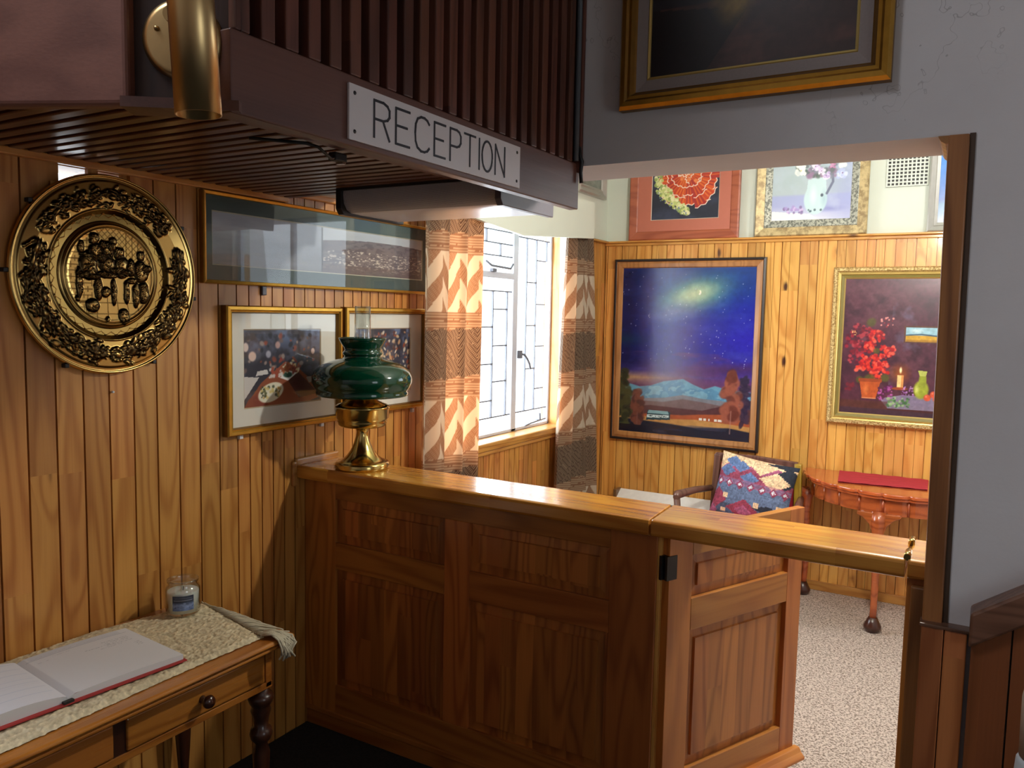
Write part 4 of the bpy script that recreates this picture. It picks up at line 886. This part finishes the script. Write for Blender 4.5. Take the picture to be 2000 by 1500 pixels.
for f_ in ((310, 380, 48, 70), (400, 590, 115, 170), (275, 800, 45, 190), (510, 860, 55, 150), (480, 270, 62, 70), (500, 430, 95, 110), (640, 400, 80, 115), (720, 285, 55, 45), (640, 570, 105, 110), (800, 430, 75, 80), (820, 590, 95, 140), (715, 900, 45, 170), (885, 900, 45, 150), (950, 600, 60, 110), (1095, 440, 58, 65), (1090, 640, 105, 140), (1020, 930, 48, 170), (1120, 900, 75, 140), (430, 1070, 88, 85), (845, 1210, 70, 100), (630, 1245, 32, 38), (640, 700, 130, 40), (250, 985, 36, 30), (360, 470, 70, 40), (560, 500, 60, 60), (590, 330, 40, 60), (700, 360, 60, 60), (760, 640, 110, 40), (880, 660, 80, 36), (560, 690, 90, 36), (450, 720, 100, 40), (1170, 600, 60, 50), (600, 900, 70, 60), (960, 760, 70, 40), (330, 700, 70, 50)): fig(*f_)
hgt = hA.im[..., 0]
def samp(img, x, y):
    i = np.clip((x+1)/2*(n0-1), 0, n0-1.001); j = np.clip((y+1)/2*(n0-1), 0, n0-1.001); i0, j0 = i.astype(int), j.astype(int); fi, fj = i-i0, j-j0
    if img.ndim == 3: fi, fj = fi[..., None], fj[..., None]
    return (img[j0, i0]*(1-fi)+img[j0, i0+1]*fi)*(1-fj)+(img[j0+1, i0]*(1-fi)+img[j0+1, i0+1]*fi)*fj
nr, nt = 175, 480
rs = np.linspace(0, 1, nr)[:, None]; ts = np.linspace(0, 2*PI, nt)[None, :]
px_, py_ = rs*np.cos(ts), rs*np.sin(ts)
base = np.interp(rs, [0, .44, .47, .477, .495, .512, .53, .55, .60, .64, .652, .665, .80, .92, .935, .965, .975, .99, 1],
                 [.016, .016, .018, .014, .020, .014, .012, .007, .007, .017, .021, .018, .022, .020, .017, .016, .021, .020, .010])
Zp = base+samp(hgt, px_*.997, py_*.997)*.0055; PR = .2865
colp = samp(cA.im, px_*.997, py_*.997)
mPlate = paintmat('embossed_brass', .24, metal=1)
def plate_pt(u, v):
    i, j = int(round(u*(nt-1))), int(round(v*(nr-1)))
    return (.006+Zp[j, i], -.79+PR*px_[j, i], 1.708+PR*py_[j, i])
M().grid(nt, nr, plate_pt, col=colp).obj('relief', mPlate, pr_)
M().lathe([(0, .004), (PR-.01, .006), (PR, .0145)], fn=lambda x, y, z: (z, -.79+x, 1.708+y), seg=90).obj('back', mBrass, pr_)
for t in (140, -118, -62, 33, 180, -12):
    cy, cz = -.79+(PR+.004)*math.cos(D(t)), 1.708+(PR+.004)*math.sin(D(t)); M().box(.001, .022, cy-.006, cy+.006, cz-.006, cz+.006).obj('clip', mBlack, pr_, bevel=.002)

# ------------------------------------------------------------------ curtains
mCurt = paintmat('chevron_curtain', .85, trans=(.42, (1.0, .52, .28, 1)))
mLin = N('white_curtain_lining'); tb = mLin.n('ShaderNodeBsdfTranslucent'); mxs = mLin.n('ShaderNodeMixShader'); mxs.inputs[0].default_value = .6
mLin.put(mLin.b.inputs['Base Color'], mLin.mix(mLin.noise(mLin.obj(), 60), S(240, 240, 240), S(228, 228, 230)))
mLin.t.links.new(mLin.b.outputs[0], mxs.inputs[1]); mLin.t.links.new(tb.outputs[0], mxs.inputs[2]); mLin.t.links.new(mxs.outputs[0], mLin.out.inputs[0]); mLin = mLin.mat
def curtain(name, label, yt, yb, nf, ph, x0, cloth, zo, loc, amp=.03):
    root = thing(name, label, 'curtain', loc); nu, nv = 170, 330; zt, zb = 2.115, .10
    A_ = Art(nu, nv, (220, 208, 184), seed=int(zo*100)); z = zb+(zt-zb)*A_.v; s_ = A_.u*cloth
    wob = (A_.noise(24, 40, 2)-.5)*.005
    zig = np.abs(((s_/.27) % 1)-.5)*2*.17
    colm = np.floor(s_/.135) % 2
    t = ((z+zo) % .675)/.675
    q_ = (z-zig+wob*.6+.05*colm)/.19 % 1
    cream = np.array((208, 199, 178))/255; tan = np.array((150, 114, 86))/255; brn = np.array((82, 62, 48))/255; lin = np.array((190, 174, 148))/255
    lines = (np.sin(2*PI*(z+zig*1.0+wob)/.016) > .3)[..., None]; hl_ = (np.sin(2*PI*(z+wob)/.014) > .3)[..., None]
    im = np.where((q_ < .5)[..., None], cream, tan); im = np.where((q_ >= .5)[..., None] & lines, tan*.55+lin*.45, im)
    dkb = np.where(lines, lin*.62+brn*.38, brn); top_ = np.where(hl_, lin*.7+tan*.3, tan*.8+brn*.2)
    im = np.where((t < .6)[..., None], top_, im); im = np.where(((t > .13+.25*(zig-.085)) & (t < .47+.25*(zig-.085)))[..., None], dkb, im)
    A_.im = im
    yi = lambda v, k: (yb[k]+(yt[k]-yb[k])*(v**1.0))
    def pt(u, v):
        zz_ = zb+(zt-zb)*v; y0, y1 = yi(v, 0), yi(v, 1); w_ = .75+.25*(1-v)
        f1 = math.sin(2*PI*nf*u+ph+.5*math.sin(3*v)); f2 = math.sin(2*PI*nf*2.3*u+1.3+ph)
        return (x0+amp*w_*f1+.008*f2, y0+(y1-y0)*u+.010*math.cos(2*PI*nf*u+ph), zz_)
    M().grid(nu, nv, pt, col=A_.im).obj('drape', mCurt, root)
    return root
c1 = curtain('curtain', 'orange and brown chevron curtain left of the window, half backlit', (.615, 1.085), (.59, 1.03), 3.1, .4, .080, .85, .13, (.07, .85, .1))
c2_ = curtain('curtain', 'brown and cream chevron curtain in the corner right of the window', (2.045, 2.385), (1.93, 2.56), 2.8, 2.0, .072, .9, .16, (.07, 2.25, .1))
M().grid(24, 60, lambda u, v: (.030+.006*math.sin(18*u), (2.09+(2.045-2.09)*v)+u*.22, .5+1.6*v)).obj('lining', mLin, c2_)

# ------------------------------------------------------------------ low white panel heater against the back wall
ht = thing('panel_heater', 'low white-topped panel heater along the back wall behind the armchair', 'heater', (.5, 2.72, 0))
mHG = plain('pale_grey_enamel', (176, 178, 184), .4); mHW = plain('white_enamel', (252, 252, 250), .3)
M().box(.175, 1.0, 2.685, 2.76, .08, .40).obj('casing', mHG, ht, bevel=.006)
M().box(.175, 1.0, 2.682, 2.70, .402, .412).obj('dark_strip', plain('heater_strip', (96, 92, 86), .5), ht)  # thin darker strip between casing and top panel
M().prism([(2.678, .412), (2.766, .412), (2.766, .462), (2.752, .462)], .17, 1.0, lambda p, q_, t_: (t_, p, q_)).obj('top_panel', mHW, ht, bevel=.004)
M().box(.152, .174, 2.676, 2.766, .06, .468).obj('end_cap', plain('brown_end_cap', (120, 84, 50), .4), ht, bevel=.004)
for xv in (.25, .9): M().box(xv-.02, xv+.02, 2.68, 2.76, 0, .09).obj('foot', mHG, ht)

# ------------------------------------------------------------------ armchair and kilim cushion
ch = thing('armchair', 'wooden armchair with red upholstered back behind the counter flap', 'chair', (1.09, 2.42, 0))
mMust = wood('mustard_post', (190, 150, 50), (150, 112, 30), 'Z', 'X', ro=.3, coat=.4, knots=0)  # mustard yellow tone, used on the right back post only
def bar(mm, pts, wx, wy=None):
    wy = wy or wx
    ring = [[(p[0]+sx*wx/2, p[1]+sy*wy/2, p[2]) for sx, sy in ((-1, -1), (1, -1), (1, 1), (-1, 1))] for p in pts]
    for r1, r2 in zip(ring[:-1], ring[1:]): mm.add(r1+r2, [(i, (i+1) % 4, 4+(i+1) % 4, 4+i) for i in range(4)])
    mm.add(ring[0], [(0, 1, 2, 3)]); mm.add(ring[-1], [(0, 1, 2, 3)]); return mm
bar(M(), [(.868, 2.62, 0), (.864, 2.56, .42), (.868, 2.60, .795)], .042).obj('back_post', mChair, ch, bevel=.007, seg=3)
bar(M(), [(1.338, 2.62, 0), (1.348, 2.55, .42), (1.352, 2.56, .56), (1.338, 2.60, .785)], .042).obj('back_post', mMust, ch, bevel=.008, seg=3)
M().prism([(.85, .755), (1.338, .75), (1.335, .792), (1.1, .805), (.853, .802)], 2.585, 2.618, lambda p, q_, t_: (p, t_, q_)).obj('top_rail', mChair, ch, bevel=.006, seg=3)
M().box(.892, 1.335, 2.57, 2.61, .44, .755).obj('back_pad', mRed, ch, bevel=.015, seg=3)
M().box(.88, 1.35, 2.10, 2.58, .36, .43).obj('seat', mRed, ch, bevel=.02, seg=3)
M().box(.865, 1.365, 2.08, 2.60, .31, .365).obj('seat_frame', mChair, ch, bevel=.006)
for sx, x0, x1 in ((-1, .85, .712), (1, 1.365, 1.40)):
    ap = [(x0, 2.58, .585), (x0+(x1-x0)*.5, 2.44, .588), (x1, 2.31, .572), (x1-.004*sx, 2.285, .560)]
    M().tube(ap, [.018, .021, .026, .018], 12).obj('arm', mChair, ch)
    M().tube([(x1, 2.31, .56), (x1-.02*sx, 2.30, .40), (x1-.05*sx, 2.14, .33)], [.02, .018, .02], 12).obj('arm_support', mChair, ch)
for x0 in (.89, 1.34): bar(M(), [(x0, 2.11, 0), (x0, 2.11, .33)], .04).obj('leg', mChair, ch, bevel=.006)
A_ = Art(150, 120, (96, 112, 142), asp=.8, seed=14)
A_.u = np.floor(A_.u*74)/74+.5/74; A_.v = np.floor(A_.v*58)/58+.5/58
RD, PK, NV, CR, BL = (146, 58, 80), (166, 88, 120), (38, 44, 58), (232, 198, 158), (96, 110, 140)
def dia(cx, cy, rx, ry, c, al=1): d = np.abs(A_.u-cx)/rx+np.abs(A_.v-cy)/ry; A_.lay((d < 1).astype(float), c, al)
A_.lay((A_.v > .60).astype(float), RD, .9); 
z1 = np.abs(((A_.u*3.2) % 1)-.5)*.3
A_.lay((A_.v > .80-z1*.6+.1*A_.u).astype(float), CR); A_.lay((np.abs(A_.v-(.80-z1*.6+.1*A_.u)) < .03).astype(float), PK)
dia(.03, .9, .12, .2, CR); dia(.92, .78, .20, .18, NV); dia(.9, .97, .3, .06, NV); dia(.78, .70, .2, .14, CR); dia(.58, .86, .14, .12, CR)
for cx, cy in ((.14, .72), (.32, .82), (.46, .66), (.2, .88)): dia(cx, cy, .12, .10, (92, 116, 160))
A_.lay(((A_.v > .52)*(A_.v < .62)).astype(float), PK, .5)
for k in range(7): dia(.07+k*.145, .53, .055, .075, (140, 60, 90)); dia(.07+k*.145, .53, .03, .04, (214, 216, 226)); dia(.08+k*.145, .50, .02, .03, RD)
A_.lay((A_.v < .2).astype(float), (60, 66, 84), .6)
for cx, cy, rx, ry, c in ((.08, .26, .14, .17, RD), (.46, .14, .24, .2, RD), (.46, .14, .12, .1, PK), (.92, .12, .2, .2, RD), (.78, .24, .22, .08, NV), (.25, .06, .1, .08, (84, 100, 130)), (.02, .05, .1, .1, PK)): dia(cx, cy, rx, ry, c)
for cx, cy in ((.20, .33), (.62, .28), (.20, .08), (.9, .3), (.68, .05)): A_.rect(cx-.035, cx+.035, cy-.035, cy+.04, CR)
A_.speck(60, .28, 50, 2)
mKil = paintmat('kilim_weave', .9, bump=.5)
def cush(side):
    def f(u, v):
        X, Y = u*2-1, v*2-1; t = (max(0, 1-abs(X)**2.6)*max(0, 1-abs(Y)**2.6))**.5
        k = 1-.06*(1-abs(X)**2)*abs(Y)**3; k2 = 1-.06*(1-abs(Y)**2)*abs(X)**3
        return (X*.232*k2, -side*.062*t, Y*.188*k)
    return f
ku = tag(M().grid(150, 120, cush(1), col=A_.im).grid(150, 120, cush(-1), col=A_.im).obj('kilim_cushion', mKil), 'red and blue patterned kilim cushion propped in the armchair', 'cushion')
ku.location = (1.118, 2.47, .622); ku.rotation_euler = (D(-14), D(6), D(-8))

# ------------------------------------------------------------------ half-moon table with red cloth
hm = thing('half_moon_table', 'polished half-moon side table with scalloped apron against the back wall', 'table', (1.87, 2.5, 0))
cx, cy, R = 1.885, 2.762, .54; NS = 13
def outl(r, sc, n=12):
    P = []
    for s_i in range(NS):
        for k in range(n):
            t = PI+(s_i+k/n)*PI/NS; b = abs(math.sin(PI*k/n)); P.append((cx+(r-sc*(1-b)**3)*math.cos(t), cy+(r-sc*(1-b)**3)*math.sin(t)))
    P.append((cx+r, cy)); return P
ident = lambda p, q_, t_: (p, q_, t_)
M().prism(outl(R, .016), .722, .740, ident).prism(outl(R-.012, .012), .706, .722, ident).obj('table_top', mHalf, hm, bevel=.004, seg=2)
M().prism(outl(R-.035, .012, 8), .625, .706, ident).obj('apron', mHalfV, hm)
for s_i in range(NS+1):
    t = PI+s_i*PI/NS; c_, n_ = math.cos(t), math.sin(t)
    M().tube([(cx+(R-.047)*c_, cy+(R-.047)*n_, .626), (cx+(R-.044)*c_, cy+(R-.044)*n_, .705)], .0075, 8).obj('apron_rib', mHalfV, hm)
def cab(x, y, ox, oy, nm='leg'):
    l_ = M().tube([(x, y, .635), (x+.012*ox, y+.012*oy, .58), (x+.014*ox, y+.014*oy, .50), (x+.004*ox, y+.004*oy, .36), (x-.004*ox, y-.004*oy, .22), (x, y, .11), (x+.006*ox, y+.006*oy, .07)], [.038, .036, .028, .021, .018, .017, .02], 14).obj(nm, mHalfV, hm)
    M().lathe([(0, 0), (.03, 0), (.034, .012), (.044, .022), (.044, .034), (.032, .055), (.022, .078), (0, .08)], (x+.006*ox, y+.006*oy, 0), 24).obj('pad_foot', mHalfD, l_)
cab(1.81, 2.262, 0, -1); cab(1.392, 2.66, -1, 0); cab(2.345, 2.66, 1, 0)
M().prism([(1.705, .633), (1.705, .615), (1.735, .603), (1.765, .572), (1.785, .52), (1.835, .52), (1.855, .572), (1.885, .603), (1.915, .615), (1.915, .633)], 2.238, 2.268, lambda p, q_, t_: (p, t_, q_)).obj('knee_bracket', mHalfV, hm, bevel=.006, seg=3)
rc = M().grid(60, 40, lambda u, v: ((1.542+(2.006-1.542)*u)*v+(1.584+(2.017-1.584)*u)*(1-v), (2.752*v+(2.395+.05*u)*(1-v)), .7425+.0035+.0012*math.sin(26*u+3*v)+.001*math.sin(31*v)))
rc.grid(60, 40, lambda u, v: ((1.542+(2.006-1.542)*u)*v+(1.584+(2.017-1.584)*u)*(1-v), (2.752*v+(2.395+.05*u)*(1-v)), .7412))
tag(rc.obj('red_cloth', mRed, loc=(1.79, 2.57, .741)), 'folded red cloth lying on the half-moon table', 'cloth')

# ------------------------------------------------------------------ console table in the foreground
ct = thing('console_table', 'narrow pine console table with two drawers and turned legs along the panelled wall', 'table', (.3, -1.3, 0))
tp = [(.079, .668), (.558, .668), (.566, .672), (.566, .679), (.560, .682), (.572, .687), (.576, .692), (.574, .698), (.568, .701), (.079, .701)]
M().prism(tp, -2.15, -.598, lambda p, q_, t_: (p, t_, q_)).obj('table_top', mTable, ct, bevel=.002)
M().box(.09, .515, -2.1, -.63, .65, .668).box(.09, .515, -2.1, -.63, .535, .556).box(.09, .11, -2.1, -.63, .54, .66).box(.09, .515, -.655, -.632, .54, .66).obj('frame', mTable, ct, bevel=.002)
M().box(.46, .512, -1.137, -1.103, .54, .66).box(.46, .512, -1.61, -1.58, .54, .66).box(.10, .46, -2.08, -.66, .545, .655).obj('divider', mTableD, ct)
for y0, y1, in ((-1.103, -.662), (-1.578, -1.139), (-2.05, -1.612)):
    dr_ = M().box(.49, .519, y0, y1, .560, .644).obj('drawer', mTable, ct, bevel=.004)
    ym = (y0+y1)/2
    M().lathe([(.0, 0), (.011, 0), (.008, .008), (.008, .013), (.016, .020), (.0185, .028), (.015, .036), (.006, .040), (0, .041)], fn=lambda x, y, z, ym=ym: (.519+z, ym+x, .602+y), seg=24).obj('knob', mDarkKnob, dr_)
lgp = [(.0, 0), (.018, 0), (.022, .02), (.020, .05), (.026, .07), (.018, .085), (.016, .16), (.024, .28), (.026, .33), (.018, .36), (.030, .375), (.034, .39), (.030, .405), (.020, .412), (.024, .44), (.030, .462), (.026, .475), (.034, .487), (.038, .50), (.034, .513), (.024, .518), (.028, .54), (0, .54)]
for x, y in ((.485, -.648), (.485, -2.08), (.125, -.648), (.125, -2.08)): M().lathe(lgp, (x, y, 0), 28).obj('leg', mTableD, ct)
# woven runner with fringe
rn = thing('table_runner', 'cream woven runner with fringed end laid along the console table', 'table runner', (.3, -1.2, .702))
A_ = Art(170, 520, (206, 190, 156), asp=3, seed=6); nz = A_.noise(50, 150, 3, .65); nz2 = A_.noise(24, 60, 2)
A_.im *= (.80+.42*nz[..., None]); A_.lay(np.clip((nz2-.62)*6, 0, 1), (228, 216, 186), .6)
def rpt(u, v):                                   # u: back->front, v: right->left
    Yb, Yf = -.582-v*1.40, -.672-v*1.33
    Xb = max(.081, .150-(v*1.40)*.205); Xf = .527-.004*math.sin(9*v)
    j, i = int(round(v*519)), int(round(u*169)); e = min(1, min(u, 1-u)*26, v*60+.2)
    return (Xb+(Xf-Xb)*u+.003*(nz[j, i]-.5)*(2 if u > .98 or u < .02 else 0), Yb+(Yf-Yb)*u, .7025+e*(.004+.008*nz[j, i])+.002*nz2[j, i])
mRun = paintmat('chunky_weave', .95, bump=.6)
M().grid(170, 520, rpt, col=A_.im).obj('weave', mRun, rn)
q = M(); rf = random.Random(4)
for k in range(84):
    u = (k+.5)/84; x, y_, z_ = rpt(u, 0); L1 = rf.uniform(.07, .105); z0 = .709+rf.uniform(0, .007); sl_ = rf.uniform(.38, .62)
    pts = [(x, y_-.012, z0)]; n_ = 7; yy, xx, zz_ = y_, x, z0
    for i in range(1, n_+1):
        st_ = L1/n_
        if xx > .578: zz_ -= st_*.9; xx += st_*.12
        else: yy += st_*sl_; xx += st_*.85; zz_ = max(.7045, zz_-.0005*i)
        pts.append((xx+rf.uniform(-.0015, .0015), min(yy, -.603), zz_))
    q.tube(pts, .0024, 5)
for k in range(26):                                # bunched tassel falling over the front edge
    x, y_ = .515+rf.uniform(-.012, .012), -.668+rf.uniform(-.012, .02)
    q.tube([(x, y_, .712), (x+.03, y_+.012, .717), (.580+rf.uniform(0, .008), y_+.018+rf.uniform(-.012, .022), .706), (.588+rf.uniform(-.002, .008), y_+.022+rf.uniform(-.014, .024), .685), (.586+rf.uniform(-.004, .008), y_+.024+rf.uniform(-.018, .026), .650+rf.uniform(-.012, .012))], .003, 5)
tag(q.obj('fringe', plain('fringe_yarn', (206, 196, 170), .9), rn), kind='stuff')
# guest book
gb = thing('guest_book', 'open guest book with white pages and red cover lying on the runner', 'book', (.32, -1.2, .713))
pA, pB, pC, pD = Vector((.202, -.892)), Vector((.490, -.918)), Vector((.461, -1.218)), Vector((.175, -1.184))
pE, pF = pD+Vector((-.028, -.30)), pC+Vector((-.03, -.305))
def page(Q0, Q1, Q2, Q3, zf, name, art, thick):       # Q0,Q1 outer edge ; Q3,Q2 spine
    def top(u, v):
        p = (Q0*(1-u)+Q1*u)*(1-v)+(Q3*(1-u)+Q2*u)*v; return (p.x, p.y, zf(v))
    m = M().grid(art.nx, art.ny, top, col=art.im)
    ring = [top(0, j/20) for j in range(21)]; ring2 = [top(1, j/20) for j in range(21)]
    for rg in (ring, ring2):
        m.add(rg+[(x, y, .716) for x, y, z in rg], [(j, j+1, 22+j, 21+j) for j in range(20)])
    e = [top(0, 0), top(1, 0)]; m.add(e+[(e[1][0], e[1][1], .716), (e[0][0], e[0][1], .716)], [(0, 1, 2, 3)])
    b0 = sum(len(c) for _, c in m.c); m.c.append((b0, np.full((len(m.v)-b0, 3), .82)))
    return m.obj(name, mPageM, gb)
mPageM = paintmat('page_paper', .7)
A_ = Art(150, 170, (226, 226, 230), seed=2)
def scrib(x0, x1, y, wd=.003, al=.5, c=(70, 74, 90)):
    x = x0
    while x < x1: L_ = A_.r.uniform(.008, .03); A_.line([(x, y+A_.r.uniform(-.004, .004)), (x+L_, y+A_.r.uniform(-.006, .006))], wd, c, al); x += L_+.009
for y_ in (.93, .915, .50, .485): pass
A_.u, A_.v = A_.v.copy(), 1-A_.u.copy(); A_.v = A_.v
for k in range(4): scrib(.10+.0*k, .34, .80-.035*k, .003, .45)
scrib(.30, .50, .72, .003, .45); scrib(.22, .40, .66, .003, .4); scrib(.08, .12, .60); scrib(.08, .13, .56); scrib(.08, .12, .52)
for x0, x1, y_ in ((.12, .5, .93), (.55, .9, .93), (.6, .72, .86), (.8, .88, .80)): scrib(x0, x1, y_, .0035, .35, (120, 124, 136))
A_.lay(((A_.v > .9)*(A_.u > .1)*(A_.u < .92)).astype(float), (196, 200, 212), .35); A_.line([(.05, .9), (.95, .9)], .003, (150, 156, 170), .6)
page(pA, pB, pC, pD, lambda v: .7295+.004*math.sin(PI*v)-.006*max(0, v-.93)/.07, 'right_page', A_, .01)
A_ = Art(120, 120, (224, 224, 230), seed=3)
for k in range(20): A_.line([(.05+.045*k, .03), (.05+.045*k, .97)], .002, (176, 184, 204), .5)
page(pE, pF, pC, pD, lambda v: .729+.020*math.sin(PI*min(1, v*1.0))**.8*(.4+.6*v), 'left_page', A_, .02)
def sl(P, z0, z1, mm): n = len(P); return mm.prism([(p.x, p.y) for p in P], z0, z1, ident)
o6 = Vector((.008, .004)); o7 = Vector((.010, -.004))
sl([pA+Vector((-.004, .006)), pB+Vector((.010, .005)), pC+Vector((.012, 0)), pF+Vector((.012, -.006)), pE+Vector((-.004, -.006)), pD+Vector((-.006, 0))], .7118, .7160, M()).obj('cover', mRedCover, gb, bevel=.001)
sl([pC+Vector((.001, .012)), pC+Vector((.012, .012)), pC+Vector((.012, -.012)), pC+Vector((.001, -.012))], .716, .722, M()).obj('spine_band', mBlack, gb)
# jar candle
jx, jy, jz = .192, -.690, .7135
jc = thing('jar_candle', 'white candle in a clear glass jar standing on the cream runner', 'candle', (jx, jy, jz))
M().lathe([(0, .001), (.044, .001), (.050, .006), (.051, .015), (.051, .078), (.048, .086), (.043, .091), (.043, .097), (.046, .101), (.046, .108), (.0435, .109), (.0415, .101), (.040, .092), (.0455, .083), (.048, .076), (.048, .012), (0, .007)], (jx, jy, jz), 56).obj('jar', mClear, jc)
M().lathe([(0, .009), (.046, .010), (.0465, .07), (.044, .0725), (0, .071)], (jx, jy, jz), 48).obj('wax', mWax, jc)
M().tube([(jx, jy, jz+.07), (jx+.002, jy, jz+.078), (jx+.001, jy+.001, jz+.083)], .0013, 6).obj('wick', mBlack, jc)
A_ = Art(70, 56, (88, 104, 140), seed=3); A_.grad([(0, (96, 116, 160)), (.35, (130, 148, 186)), (.55, (66, 78, 104)), (.62, (40, 46, 60)), (1, (58, 66, 84))]); A_.speck(7, .3); A_.scatter(14, 0, 1, .1, .5, .03, .09, [(60, 78, 120), (150, 168, 204), (80, 100, 140)], .7); A_.rect(.06, .94, .66, .74, (170, 176, 190), .55); A_.rect(.12, .9, .82, .86, (150, 156, 172), .5)
t0 = math.atan2(-2.219-jy, 2.203-jx)
M().grid(70, 56, lambda u, v: (jx+.0516*math.cos(t0-.62+1.24*u), jy+.0516*math.sin(t0-.62+1.24*u), jz+.022+.046*v), col=A_.im).obj('paper_label', paintmat('jar_label', .6), jc)

for nm, dz in (('console_table', 0), ('table_runner', 0), ('guest_book', .005), ('jar_candle', .001)):
    o = bpy.data.objects[nm]; o.location = o.location+Vector((-.074, .050, -.039+dz))
